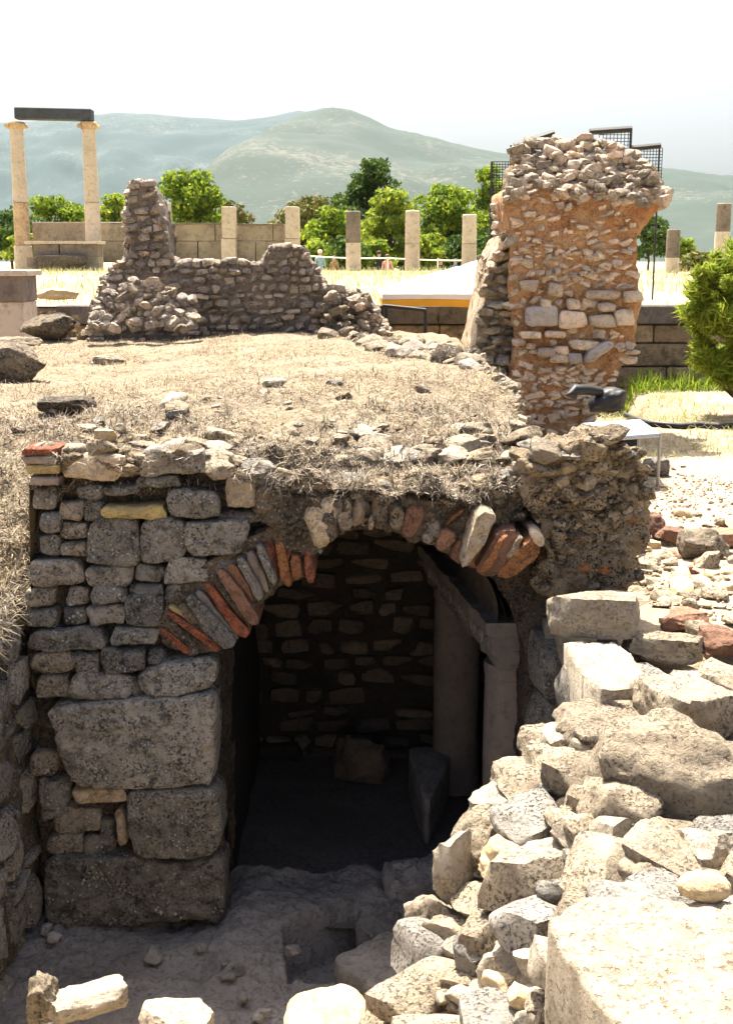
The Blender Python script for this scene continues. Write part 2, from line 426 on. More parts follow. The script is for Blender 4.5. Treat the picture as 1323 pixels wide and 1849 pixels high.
M['hillnear'] = hill_mat('scrub_hillside', (0.085, 0.082, 0.06), (0.020, 0.034, 0.022), 0.60)
M['hillfar'] = hill_mat('wooded_ridge', (0.065, 0.075, 0.065), (0.013, 0.03, 0.027), 0.60)

# ------------------------------------------------------------------ stone shapes
_GRID = {}
def cube_grid(n):
    if n not in _GRID:
        bm = bmesh.new(); bmesh.ops.create_cube(bm, size=2.0)
        if n > 1: bmesh.ops.subdivide_edges(bm, edges=bm.edges[:], cuts=n - 1, use_grid_fill=True)
        bm.verts.ensure_lookup_table()
        _GRID[n] = (np.array([v.co[:] for v in bm.verts]), np.array([[v.index for v in f.verts] for f in bm.faces]))
        bm.free()
    return _GRID[n]
def rock_verts(seed, n, k, cuts, rough, rscale=1.6, cutd=(0.62, 0.95), squash=(1, 1, 1)):
    rng = np.random.RandomState(seed)
    p, f = cube_grid(n)
    p = p * (math.pi / 4)
    p = np.tan(p)                                # even out the cube sphere
    d = p / np.linalg.norm(p, axis=1)[:, None]
    q = p * (1 - k) + d * 1.15 * k
    for _ in range(cuts):
        nrm = rng.normal(size=3); nrm /= np.linalg.norm(nrm)
        dist = rng.uniform(*cutd) * (1.0 if k > 0.4 else 1.25)
        over = np.maximum(0, q @ nrm - dist)
        q = q - over[:, None] * nrm
    q = q + d * (rough * fbm(q, rscale, 4, seed * 7 + 1, 0.6))[:, None]
    q -= (q.max(0) + q.min(0)) / 2
    q /= (q.max(0) - q.min(0))
    return q, f
def rock_lib(kind, count, n, k, cuts, rough, mat, base):
    return [mesh_np(f'{kind}_shape', *rock_verts(base + i, n, k, cuts, rough), mats=[mat], sharp=38) for i in range(count)]
LIB = {}
def lib(kind, matkey):
    key = (kind, matkey)
    if key not in LIB:
        if kind == 'rock':
            LIB[key] = rock_lib('rock', 12, 6, 0.60, 10, 0.24, M[matkey], 100)
        elif kind == 'mason':
            LIB[key] = rock_lib('masonry', 12, 6, 0.30, 7, 0.17, M[matkey], 300)
        elif kind == 'pebble':
            LIB[key] = rock_lib('pebble', 6, 3, 0.7, 6, 0.2, M[matkey], 500)
        elif kind == 'flat':
            LIB[key] = rock_lib('slab', 10, 5, 0.18, 9, 0.12, M[matkey], 700)
    return LIB[key]
RNG = random.Random(7)
def rmat(loc, size, rx=0.0, ry=0.0, rz=0.0, basis=None):
    R = Euler((rx, ry, rz)).to_matrix().to_4x4()
    B = basis.to_4x4() if basis is not None else Matrix.Identity(4)
    return Matrix.Translation(Vector(loc)) @ B @ R @ Matrix.Diagonal((size[0], size[1], size[2], 1))
def stone(parent, kind, matkey, loc, size, rx=0, ry=0, rz=0, basis=None, name='stone', rng=RNG):
    return put(name, rng.choice(lib(kind, matkey)), parent, rmat(loc, size, rx, ry, rz, basis))
def hero(name, seed, loc, size, matkey, label=None, cat='rock', rz=0.0, rx=0.0, ry=0.0, k=0.55, cuts=9, rough=0.22, n=16, parent=None, group=None, sink=0.1):
    v, f = rock_verts(seed, n, k, cuts, rough, 1.5)
    v = v * np.array(size)
    v += 0.05 * min(size) * np.stack([fbm(v / min(size), 6, 4, seed + j, 0.65) for j in range(3)], 1)
    v[:, 2] += size[2] * (0.5 - sink)
    R = np.array(Euler((rx, ry, rz)).to_matrix())
    v = v @ R.T
    me = mesh_np(name + '_shape', v, f, [M[matkey]], sharp=42)
    o = put(name, me, parent, Matrix.Translation(Vector(loc)))
    if label: tag(o, label, cat, group)
    return o
def inside(poly, x, y):
    c = False; j = len(poly) - 1
    for i in range(len(poly)):
        xi, yi = poly[i]; xj, yj = poly[j]
        if (yi > y) != (yj > y) and x < (xj - xi) * (y - yi) / (yj - yi) + xi: c = not c
        j = i
    return c
def inside_np(poly, x, y):
    c = np.zeros(x.shape, bool); j = len(poly) - 1
    for i in range(len(poly)):
        xi, yi = poly[i]; xj, yj = poly[j]
        if yi != yj:
            t = ((yi > y) != (yj > y)) & (x < (xj - xi) * (y - yi) / (yj - yi) + xi)
            c ^= t
        j = i
    return c
# a dressed or rough stone from its outline on a plane (u, v in metres; n = outward)
def poly_stone(name, pts, o, U, V, Nn, depth, matkey, parent=None, seed=1, bulge=0.02, bev=0.02, rough=0.012, spacing=0.02, rnd=2, jit=0.0):
    pts = [np.array(p, float) for p in pts]
    for _ in range(rnd):
        q = []
        for i in range(len(pts)):
            a, b = pts[i], pts[(i + 1) % len(pts)]
            L = np.linalg.norm(b - a); t = min(0.25, 0.03 / max(L, 1e-6) if _ == 0 else 0.25)
            q += [a * (1 - t) + b * t, a * t + b * (1 - t)]
        pts = q
    out = []
    for i in range(len(pts)):
        a, b = pts[i], pts[(i + 1) % len(pts)]
        L = np.linalg.norm(b - a); k = max(1, int(round(L / spacing)))
        out += [a + (b - a) * j / k for j in range(k)]
    out = np.array(out); c = out.mean(0); n = len(out)
    size = np.linalg.norm(out.max(0) - out.min(0))
    mind = (out.max(0) - out.min(0)).min()
    be = min(bev, 0.25 * mind)
    s1 = 1 - be / (0.5 * mind)
    rings = [(1.0, -depth), (1.0, -depth * 0.5), (1.0, -be), ((1 + s1) / 2 + 0.01, -be * 0.25)]
    m = max(3, int(mind * s1 / 2 / spacing))
    for j in range(m):
        s = s1 * (1 - j / m)
        rings.append((s, bulge * (1 - s * s)))
    U, V, Nn, o = (np.array(x, float) for x in (U, V, Nn, o))
    v = []
    for (s, h) in rings:
        q = c + (out - c) * s
        v.append(o + q[:, :1] * U + q[:, 1:] * V + h * Nn)
    v.append((o + c[0] * U + c[1] * V + bulge * Nn)[None])
    v = np.concatenate(v)
    nse = np.stack([fbm(v, 7, 4, seed * 3 + j, 0.6) for j in range(3)], 1)
    v = v + nse * rough * np.array([1, 1, 1])
    v = v + Nn * (rough * 1.6 * fbm(v, 22, 3, seed + 50, 0.6))[:, None]
    f = []
    for r in range(len(rings) - 1):
        for i in range(n):
            i2 = (i + 1) % n
            f.append((r * n + i, r * n + i2, (r + 1) * n + i2, (r + 1) * n + i))
    last = (len(rings) - 1) * n
    me = bpy.data.meshes.new(name + '_shape')
    me.from_pydata(v.tolist(), [], f + [(last + i, last + (i + 1) % n, len(v) - 1) for i in range(n)] + [tuple(range(n))[::-1]])
    me.polygons.foreach_set('use_smooth', np.full(len(me.polygons), True))
    me.set_sharp_from_angle(angle=math.radians(45))
    me.materials.append(M[matkey])
    return put(name, me, parent, recenter(me))
XA, YA, ZA = (1, 0, 0), (0, 1, 0), (0, 0, 1)
def face_stone(px_pts, Y, matkey, parent, depth=0.14, proud=0.03, seed=1, name='stone', **kw):
    pts = []
    for (x, y) in px_pts:
        p = P(x, y, Y - proud); pts.append((p.x, p.z))
    return poly_stone(name, pts, (0, Y - proud, 0), XA, ZA, (0, -1, 0), depth, matkey, parent, seed, **kw)
def bbox_pts(b, rng, c=0.16):
    x0, y0, x1, y1 = b; w, h = x1 - x0, y1 - y0
    j = lambda s: rng.uniform(-0.11, 0.09) * s
    a = lambda s: rng.uniform(0.4, 1.4) * c * s
    return [(x0 + a(w), y0 + j(h)), (x1 - a(w), y0 + j(h)), (x1 + j(w), y0 + a(h)), (x1 + j(w), y1 - a(h)),
            (x1 - a(w), y1 + j(h)), (x0 + a(w), y1 + j(h)), (x0 + j(w), y1 - a(h)), (x0 + j(w), y0 + a(h))]
def baked(o):                           # apply an object's modifiers in a scratch scene
    sc2 = bpy.data.scenes.new('scratch'); sc2.collection.objects.link(o)
    vl = sc2.view_layers[0]; vl.update()
    dg = vl.depsgraph
    m2 = bpy.data.meshes.new_from_object(o.evaluated_get(dg))
    bpy.data.scenes.remove(sc2); bpy.data.objects.remove(o)
    return m2
# a rough mass from prisms (polygons on the XZ plane between two distances), remeshed and eroded
def core_mesh(name, prisms, voxel, amp, nscale, matkey, seed=1, fine=0.0):
    bm = bmesh.new()
    for poly, y0, y1 in prisms:
        a = [bm.verts.new((x, y0, z)) for x, z in poly]
        b = [bm.verts.new((x, y1, z)) for x, z in poly]
        bm.faces.new(a); bm.faces.new(b[::-1])
        for i in range(len(a)):
            j = (i + 1) % len(a)
            bm.faces.new((a[j], a[i], b[i], b[j]))
    bmesh.ops.triangulate(bm, faces=bm.faces[:])
    bmesh.ops.recalc_face_normals(bm, faces=bm.faces[:])
    me = bpy.data.meshes.new('tmp'); bm.to_mesh(me); bm.free()
    o = bpy.data.objects.new('tmp', me)
    md = o.modifiers.new('r', 'REMESH'); md.mode = 'VOXEL'; md.voxel_size = voxel
    m2 = baked(o)
    n = len(m2.vertices)
    co = np.empty(n * 3, np.float32); m2.vertices.foreach_get('co', co); co = co.reshape(-1, 3).astype(float)
    no = np.empty(n * 3, np.float32); m2.vertices.foreach_get('normal', no); no = no.reshape(-1, 3)
    d = amp * fbm(co, nscale, 4, seed, 0.6)
    if fine: d += fine * fbm(co, nscale * 5, 3, seed + 9, 0.7)
    co += no * d[:, None]
    m2.vertices.foreach_set('co', co.astype(np.float32).ravel())
    m2.materials.clear(); m2.materials.append(M[matkey])
    m2.polygons.foreach_set('use_smooth', np.full(len(m2.polygons), True))
    m2.update(); m2.name = name
    return m2
def px_poly(pts, Y):
    r = []
    for x, y in pts:
        p = P(x, y, Y); r.append((p.x, p.z))
    return r
# rough coursed masonry on a plane: stones are separate parts
def pack(parent, poly, o, U, V, Nn, rh, rw, kinds, depth, proud, fill=1.0, gap=0.12, seed=1, skip=(), kind='mason', rot=0.06, name='stone', bow=None, wob=0.12):
    rng = random.Random(seed)
    U, V, Nn, o = (Vector(x) for x in (U, V, Nn, o))
    B = Matrix((U, -Nn, V)).transposed()
    us = [p[0] for p in poly]; vs = [p[1] for p in poly]
    v = min(vs); cnt = 0
    while v < max(vs):
        h = rng.uniform(*(rh(v) if callable(rh) else rh))
        u = min(us) - rng.uniform(0, 0.1)
        while u < max(us):
            w = rng.uniform(*(rw(v) if callable(rw) else rw))
            cu, cv = u + w / 2, v + h / 2 + rng.uniform(-wob, wob) * h
            u += w
            if not inside(poly, cu, cv): continue
            if rng.random() > (fill(cv) if callable(fill) else fill): continue
            if any(a - w * 0.3 < cu < c + w * 0.3 and b - h * 0.3 < cv < d + h * 0.3 for a, b, c, d in skip): continue
            hh = h * rng.uniform(0.75, 1.05)
            d = depth * rng.uniform(0.8, 1.2)
            off = rng.uniform(*proud) - d / 2
            if bow: off += bow(cu, cv)
            loc = o + U * cu + V * cv + Nn * off
            stone(parent, kind, rng.choice(kinds), loc, (w * (1 - gap * rng.uniform(0.3, 1.2)), d, hh * (1 - gap * 0.6)),
                  rng.uniform(-rot, rot), rng.uniform(-rot, rot) * 1.6, rng.uniform(-rot, rot), B, name, rng)
            cnt += 1
        v += h
    return cnt

# ------------------------------------------------------------------ the lie of the land
PIT = [(-1.80, 3.45), (-0.40, 3.50), (0.24, 3.60), (0.50, 4.00), (0.74, 4.26), (0.90, 4.48), (0.78, 5.34),
       (1.0, 5.4), (1.0, 7.62), (-0.95, 7.62), (-0.95, 5.5), (-1.80, 5.5)]
YF = 5.3                                    # plane of the vault's front
def z_mound(x, y):
    z = 0.64 + 0.19 * (1 - np.exp(-(y - 5.3) / 1.1)) + 0.006 * (y - 5.3) + 0.03 * np.sin(x * 1.3 + 0.6) * np.sin(y * 0.9) - 0.02 * np.clip(x, -2, 2) ** 2
    p = np.stack([x, y, np.zeros_like(x)], -1).reshape(-1, 3)
    z = z + (0.035 * fbm(p, 1.7, 4, 3) + 0.022 * fbm(p, 9, 3, 5)).reshape(x.shape)
    return z
def z_low(x, y):
    p = np.stack([x, y, np.zeros_like(x)], -1).reshape(-1, 3)
    nz = (0.03 * fbm(p, 1.2, 4, 11) + 0.012 * fbm(p, 11, 3, 12)).reshape(x.shape)
    z = 0.0 + nz
    # the bank beside the pit falls towards it
    z = z - 0.60 * (1 - sstep(0.05, 0.75, x)) * (1 - sstep(4.3, 5.0, y)) * sstep(1.6, 2.6, y) * (x > -5)
    z = z - 0.30 * (1 - sstep(-0.1, 0.25, x)) * sstep(2.4, 3.5, y) * (1 - sstep(4.3, 5.0, y))
    z = z - 0.16 * sstep(0.0, 0.3, x) * (1 - sstep(1.5, 1.9, x)) * (1 - sstep(4.6, 5.0, y)) * sstep(1.8, 2.4, y)
    # left side rises to the mound
    left = 1 - sstep(-1.62, -1.5, x)
    zl = 0.06 + 0.42 * sstep(4.7, 6.7, y) + nz * 2.0
    z = z * (1 - left) + zl * left
    # trench in front of the terrace wall
    z = z - 0.8 * sstep(12.6, 13.0, y) * (1 - sstep(2.9, 3.4, x)) * (1 - sstep(15.9, 16.0, y))
    return z
def z_ground(x, y):
    z = z_low(x, y)
    return np.where(inside_np(PIT, x, y), -1.85, z)
def mound_top(x, y):                        # the upper surface that carries straw and loose stones
    m = np.where(x < -1.5, sstep(5.2, 6.7, y), sstep(5.2, 5.34, y)) * (1 - sstep(0.86, 1.12, x + 0.06 * np.sin(y * 3))) * (1 - sstep(12.9, 13.3, y))
    return np.where(m > 0.02, z_low(x, y) * (1 - m) + z_mound(x, y) * m, z_low(x, y))
def surf(x, y):
    return float(mound_top(np.array([x]), np.array([y]))[0])
def hit(px, py, far=15.5):                  # where a line of sight meets the upper surface
    d = ray(px, py)
    t = np.arange(2.0, far / d.y, 0.03)
    x, y, z = CAM.x + d.x * t, CAM.y + d.y * t, CAM.z + d.z * t
    k = np.nonzero(z < mound_top(x, y))[0]
    if len(k):
        x, y = float(x[k[0]]), float(y[k[0]])
        return Vector((x, y, surf(x, y)))
    return CAM + d * (far / d.y)
def grid_mesh(name, xs, ys, zf, mat, keep=None):
    X, Y = np.meshgrid(xs, ys)
    Z = zf(X, Y)
    v = np.stack([X, Y, Z], -1).reshape(-1, 3)
    nx, ny = len(xs), len(ys)
    i = np.arange((ny - 1) * (nx - 1)); r, c = i // (nx - 1), i % (nx - 1)
    a = r * nx + c
    f = np.stack([a, a + 1, a + nx + 1, a + nx], 1)
    if keep is not None:
        kx = (X[:-1, :-1] + X[1:, 1:]).ravel() / 2; ky = (Y[:-1, :-1] + Y[1:, 1:]).ravel() / 2
        f = f[keep(kx, ky)]
        used = np.unique(f); remap = -np.ones(len(v), int); remap[used] = np.arange(len(used))
        v = v[used]; f = remap[f]
    return mesh_np(name, v, f, [mat])
def structure(name, me): return tag(put(name, me), kind='structure')

# near ground, fine close to the pit
xs = np.concatenate([np.linspace(-40, -6, 18)[:-1], np.linspace(-6, -2.2, 40)[:-1], np.linspace(-2.2, 3.2, 136)[:-1], np.linspace(3.2, 12, 60)[:-1], np.linspace(12, 45, 18)])
ys = np.concatenate([np.linspace(-25, 0, 14)[:-1], np.linspace(0, 2, 21)[:-1], np.linspace(2, 8, 150)[:-1], np.linspace(8, 16.3, 130)])
structure('ground', grid_mesh('ground', xs, ys, z_ground, M['earth']))
# mound over the vault
RIMX = [(60 - CX) / F * 5.4, (380 - CX) / F * 5.4, (500 - CX) / F * 5.4, (600 - CX) / F * 5.4, (820 - CX) / F * 5.4, (920 - CX) / F * 5.4, (985 - CX) / F * 5.4]
RIMZ = [0.70, 0.70, 0.66, 0.62, 0.61, 0.65, 0.70]
def mound_mesh_z(x, y):
    z = mound_top(x, np.maximum(y, 5.36))
    p = np.stack([x, y, np.zeros_like(x)], -1).reshape(-1, 3)
    lump = (0.15 * np.abs(fbm(p, 3.2, 4, 77, 0.65)) - 0.05 + 0.05 * fbm(p, 11, 3, 78, 0.7)).reshape(x.shape)
    z = z + lump * (1 - sstep(6.3, 8.2, y)) * (x < 1.2)
    rim = np.interp(x, RIMX, RIMZ) + 0.55 * (y - 5.2) + 0.7 * lump
    z = np.where((x > -1.62) & (x < 1.05), np.minimum(z, rim), z)
    return z
def y_start(x): return np.interp(x, [-1.62, RIMX[1], RIMX[2], RIMX[3], RIMX[4], RIMX[5], RIMX[6], 0.84, 0.86], [5.30, 5.32, 5.27, 5.22, 5.22, 5.26, 5.30, 5.32, 5.5])
structure('mound', grid_mesh('mound', np.linspace(-4.5, 1.5, 230), np.linspace(5.18, 13.4, 300), mound_mesh_z, M['mound'], keep=lambda x, y: y > y_start(x)))
# terrace and plain out to the horizon
def z_far(x, y):
    p = np.stack([x, y, np.zeros_like(x)], -1).reshape(-1, 3)
    z = 1.02 + 0.18 * sstep(17, 44, y) - 1.0 * sstep(48.8, 52, y) + (0.05 * fbm(p, 0.35, 4, 21)).reshape(x.shape) * sstep(16.2, 18, y)
    return z
xs = np.concatenate([-np.geomspace(60, 9000, 16)[::-1], np.linspace(-55, 55, 130), np.geomspace(60, 9000, 16)])
ys = np.concatenate([np.linspace(15.9, 60, 90)[:-1], np.geomspace(60, 9000, 40)])
structure('plain', grid_mesh('plain', xs, ys, z_far, M['terrain']))

# hills
def hill(name, prof, D, near, far, x0, x1, mat, seed, amp):
    px = np.array([p[0] for p in prof], float); hy = np.array([p[1] for p in prof], float)
    xs = np.linspace(x0, x1, 260); ys = np.linspace(near, far, 90)
    def zf(X, Y):
        pix = CX + X / D * F
        H = (470 - np.interp(pix, px, hy)) / F * D
        t = np.where(Y < D, (Y - near) / (D - near), (far - Y) / (far - D))
        tc = np.clip(t, 0, 1); prof_ = tc * (1.45 - 0.45 * tc)
        p = np.stack([X, Y, np.zeros_like(X)], -1).reshape(-1, 3)
        n1 = fbm(p, 1 / 320.0, 5, seed).reshape(X.shape); n2 = fbm(p, 1 / 60.0, 3, seed + 4).reshape(X.shape)
        ridge = 4 * t * (1 - t) * (t < 1)
        gul = np.abs(fbm(np.stack([X * 1.0, Y * 0.35, np.zeros_like(X)], -1).reshape(-1, 3), 1 / 150.0, 4, seed + 8)).reshape(X.shape)
        n1 = n1 - 0.9 * (0.3 - gul)
        return prof_ * H + amp * n1 * ridge + amp * 0.06 * n2 * np.clip(t * 3, 0, 1) - 1.0
    return structure(name, grid_mesh(name, xs, ys, zf, mat))
hill('far_ridge', [(-900, 300), (-300, 250), (0, 238), (80, 233), (160, 226), (230, 220), (300, 221), (370, 228), (440, 232), (500, 224), (545, 216), (640, 232), (800, 290), (1000, 330), (1400, 350), (2400, 400)],
     3900, 2500, 5200, -3600, 3600, M['hillfar'], 31, 70)
hill('scrub_hill', [(-400, 468), (100, 455), (250, 432), (350, 385), (400, 342), (440, 305), (480, 268), (520, 238), (560, 218), (600, 210), (640, 217), (700, 243), (800, 268), (890, 287), (1000, 303), (1200, 333), (1323, 350), (1700, 390), (2300, 440)],
     2400, 1100, 3300, -1600, 2600, M['hillnear'], 41, 45)


# ------------------------------------------------------------------ the vaulted chamber
vault = thing('vaulted_chamber', 'ruined rubble vault with broken brick arch opening onto the dark sunken chamber', 'ruin', (0, 5.5, -1.55))
FRONT = [(42, 826), (110, 838), (250, 842), (370, 850), (480, 880), (600, 910), (760, 915), (880, 895), (980, 850), (1060, 815),
         (1120, 830), (1130, 1000), (1120, 1085), (1120, 1800), (952, 1800), (952, 1200), (935, 1105), (885, 1045), (830, 1025), (790, 992), (720, 966), (665, 957), (605, 966),
         (575, 1008), (556, 1046), (505, 1062), (466, 1100), (428, 1136), (392, 1182), (388, 1400), (394, 1430), (396, 1560), (400, 1690),
         (66, 1700), (66, 1400), (56, 1180), (46, 1000), (62, 900)]
solid_part('rubble_core', core_mesh('rubble_core', [(px_poly(FRONT, YF), YF + 0.05, 5.85)], 0.02, 0.035, 5.0, 'joint', 3, 0.016), vault)
MASS = [(968, 830), (1000, 806), (1060, 800), (1105, 794), (1148, 812), (1168, 850), (1160, 960), (1140, 1040), (1116, 1092), (1010, 1090), (960, 1060), (985, 1000), (968, 930), (930, 880)]
solid_part('conglomerate_mass', core_mesh('conglomerate_mass', [(px_poly(MASS, 5.2), 5.2, 5.5), ([(x * 0.95, z - 0.19) for x, z in px_poly(MASS, 5.12)], 5.4, 6.3)], 0.012, 0.085, 6.0, 'conglom', 8, 0.03), vault)
# broken masonry above the crown
CROWN = [(470, 880), (560, 895), (640, 905), (760, 905), (850, 895), (960, 880), (935, 960), (880, 1000), (820, 1005), (770, 975), (700, 950), (640, 948), (590, 965), (560, 1010), (520, 980), (480, 930)]
solid_part('crown_rubble', core_mesh('crown_rubble', [(px_poly(CROWN, 5.27), 5.25, 5.7)], 0.012, 0.075, 7.0, 'core', 18, 0.03), vault)

c0 = P(655, 1215, YF); RAD = P(655, 1215, YF).z * -1 + P(655, 952, YF).z
prof = [(c0.x - RAD, -1.7), (c0.x - RAD, -1.0)]
for k in range(0, 25):
    a = math.pi * (1 - k / 24)
    prof.append((c0.x + RAD * 1.04 * math.cos(a), c0.z + RAD * math.sin(a)))
prof += [(1.0, c0.z), (1.0, -1.0), (1.0, -1.7)]
dense = []
for i in range(len(prof) - 1):
    a, b = np.array(prof[i]), np.array(prof[i + 1]); k = max(1, int(np.linalg.norm(b - a) / 0.05))
    dense += [a + (b - a) * j / k for j in range(k)]
dense.append(np.array(prof[-1])); dense = np.array(dense)
ysv = np.linspace(5.6, 7.75, 44)
v = np.concatenate([np.stack([dense[:, 0], np.full(len(dense), y), dense[:, 1]], 1) for y in ysv])
v[:, 0] += 0.02 * fbm(v, 5, 3, 4); v[:, 2] += 0.02 * fbm(v, 5, 3, 5)
nd = len(dense)
f = [(r * nd + i, r * nd + i + 1, (r + 1) * nd + i + 1, (r + 1) * nd + i) for r in range(len(ysv) - 1) for i in range(nd - 1)]
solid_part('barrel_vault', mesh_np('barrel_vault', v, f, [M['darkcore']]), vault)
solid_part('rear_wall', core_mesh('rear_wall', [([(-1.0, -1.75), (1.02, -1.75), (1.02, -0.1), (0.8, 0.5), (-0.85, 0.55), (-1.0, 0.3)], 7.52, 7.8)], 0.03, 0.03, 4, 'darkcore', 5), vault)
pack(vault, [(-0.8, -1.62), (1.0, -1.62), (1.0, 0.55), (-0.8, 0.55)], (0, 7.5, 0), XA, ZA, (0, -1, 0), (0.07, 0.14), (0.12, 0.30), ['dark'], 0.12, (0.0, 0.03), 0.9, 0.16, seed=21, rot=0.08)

# stones of the left pier, read off the front
r1 = random.Random(5)
LEFT = [((112, 814, 226, 870), 'plaster', 0.05), ((256, 812, 362, 858), 'wall', 0.06), ((250, 860, 326, 886), 'wall', 0.04), ((190, 878, 252, 897), 'wall', 0.03),
        ((140, 880, 192, 905), 'wall', 0.02), ((190, 912, 301, 938), 'ochre', 0.05), ((108, 905, 150, 940), 'wall', 0.02), ((150, 905, 188, 942), 'wall', 0.02),
        ((62, 880, 104, 920), 'wall', 0.01), ((70, 925, 112, 962), 'wall', 0.02), ((112, 944, 160, 975), 'wall', 0.02), ((72, 965, 112, 1005), 'wall', 0.01), ((112, 978, 160, 1008), 'wall', 0.02),
        ((163, 945, 250, 1022), 'wallbig', 0.05), ((253, 945, 336, 1018), 'wallbig', 0.05), ((336, 938, 446, 1006), 'wallbig', 0.07), ((306, 885, 392, 938), 'wallbig', 0.06),
        ((404, 866, 470, 922), 'plaster', 0.06), ((395, 925, 470, 945), 'wall', 0.03),
        ((50, 1012, 156, 1056), 'wall', 0.05), ((157, 1022, 240, 1062), 'wall', 0.04), ((242, 1024, 298, 1052), 'wall', 0.03), ((300, 1010, 376, 1058), 'wallbig', 0.05), ((378, 1008, 432, 1040), 'wall', 0.03),
        ((50, 1062, 100, 1096), 'wall', 0.03), ((118, 1060, 160, 1094), 'wall', 0.03), ((160, 1060, 230, 1094), 'wall', 0.04), ((231, 1055, 300, 1080), 'wall', 0.03), ((302, 1058, 336, 1092), 'wall', 0.03),
        ((50, 1098, 108, 1134), 'wall', 0.03), ((112, 1096, 154, 1130), 'wall', 0.02), ((156, 1096, 226, 1130), 'wall', 0.04), ((228, 1080, 298, 1133), 'wallbig', 0.05),
        ((52, 1138, 196, 1174), 'wallbig', 0.05), ((200, 1134, 286, 1168), 'wallbig', 0.05),
        ((55, 1178, 130, 1216), 'wall', 0.04), ((131, 1178, 180, 1218), 'wall', 0.03), ((181, 1172, 262, 1218), 'wallbig', 0.05), ((264, 1172, 300, 1200), 'wall', 0.02),
        ((64, 1220, 124, 1264), 'wall', 0.04), ((126, 1216, 234, 1268), 'wallbig', 0.05),
        ((56, 1360, 104, 1404), 'wall', 0.03), ((70, 1406, 122, 1462), 'wall', 0.04), ((126, 1426, 222, 1454), 'plaster', 0.04), ((72, 1460, 112, 1486), 'wall', 0.03), ((98, 1460, 178, 1504), 'wall', 0.02),
        ((180, 1480, 204, 1520), 'wall', 0.01), ((84, 1506, 150, 1545), 'wall', 0.01), ((150, 1512, 210, 1548), 'wall', 0.01)]
LEFT = [(b, m if m != 'plaster' else m, p) for b, m, p in LEFT]
for i, (b, mk, pr) in enumerate(LEFT):
    face_stone(bbox_pts(b, r1), YF, mk, vault, depth=0.14, proud=pr, seed=200 + i, bulge=0.007, bev=0.013, rough=0.017, spacing=0.015, rnd=1)
BIG = [([(250, 1218), (300, 1198), (388, 1188), (389, 1242), (340, 1258), (268, 1264), (250, 1246)], 'wallbig', 0.07),
       ([(236, 1226), (248, 1224), (264, 1266), (236, 1268)], 'wall', 0.03),
       ([(86, 1278), (230, 1268), (391, 1254), (390, 1340), (387, 1420), (250, 1428), (134, 1424), (108, 1380)], 'wallbig', 0.09),
       ([(224, 1434), (300, 1428), (397, 1426), (400, 1520), (390, 1546), (330, 1556), (242, 1550), (228, 1490)], 'wallbig', 0.10),
       ([(206, 1470), (220, 1466), (232, 1528), (214, 1532)], 'plaster', 0.05),
       ([(78, 1552), (220, 1548), (300, 1560), (402, 1550), (406, 1662), (240, 1672), (80, 1680)], 'wall', 0.07)]
for i, (pts, mk, pr) in enumerate(BIG):
    face_stone(pts, YF, mk, vault, depth=0.2, proud=pr, seed=400 + i, bulge=0.006, bev=0.02, rough=0.018, spacing=0.015, rnd=1)
# flat tiles at the upper left corner
for b, mk in (((44, 808, 112, 822), 'brick'), ((40, 824, 100, 838), 'coldark'), ((48, 840, 108, 858), 'ochre'), ((52, 862, 110, 878), 'coldark')):
    face_stone(bbox_pts(b, r1, 0.06), YF, mk, vault, depth=0.18, proud=0.07, seed=r1.randint(1, 999), bulge=0.005, bev=0.006, rough=0.006, name='tile')
BAND = [(286, 1135), (300, 1092), (345, 1036), (420, 985), (490, 952), (560, 962), (572, 1000), (556, 1044), (505, 1056), (465, 1094), (428, 1130), (395, 1172), (345, 1184), (300, 1170)]
solid_part('arch_mortar', core_mesh('arch_mortar', [(px_poly(BAND, YF - 0.03), YF - 0.035, 5.7)], 0.012, 0.02, 7.0, 'core', 28, 0.016), vault)
# arch bricks, left haunch
zz = lambda pts: [(280 + x / 4.134, 940 + y / 4.134) for x, y in pts]
BR = [([(30, 812), (72, 806), (270, 975), (240, 1008), (185, 998)], 'brick', 0.05), ([(85, 692), (122, 688), (480, 925), (470, 990), (415, 952), (98, 722)], 'brick', 0.07),
      ([(85, 655), (140, 640), (240, 715), (215, 735)], 'ochre', 0.07), ([(215, 590), (292, 560), (620, 885), (600, 945), (500, 962), (335, 770)], 'wallbig', 0.09),
      ([(330, 590), (362, 560), (560, 790), (530, 800)], 'core', 0.03), ([(360, 482), (425, 468), (600, 700), (722, 830), (660, 895), (560, 780)], 'brick', 0.06),
      ([(450, 382), (512, 360), (700, 600), (792, 762), (715, 790), (600, 640)], 'redrock', 0.08), ([(600, 292), (662, 268), (822, 560), (760, 612)], 'wallbig', 0.09),
      ([(740, 202), (794, 178), (918, 450), (878, 505)], 'wallbig', 0.10), ([(890, 142), (962, 150), (1000, 350), (1028, 478), (980, 508), (928, 430)], 'orange', 0.07),
      ([(1000, 268), (1082, 264), (1104, 425), (1036, 444)], 'orange', 0.09), ([(1116, 222), (1182, 238), (1202, 462), (1126, 474)], 'brick', 0.08)]
for i, (pts, mk, pr) in enumerate(BR):
    face_stone(zz(pts), YF, mk, vault, depth=0.30, proud=pr, seed=500 + i, bulge=0.003, bev=0.006, rough=0.012, spacing=0.012, name='arch_brick', rnd=1)
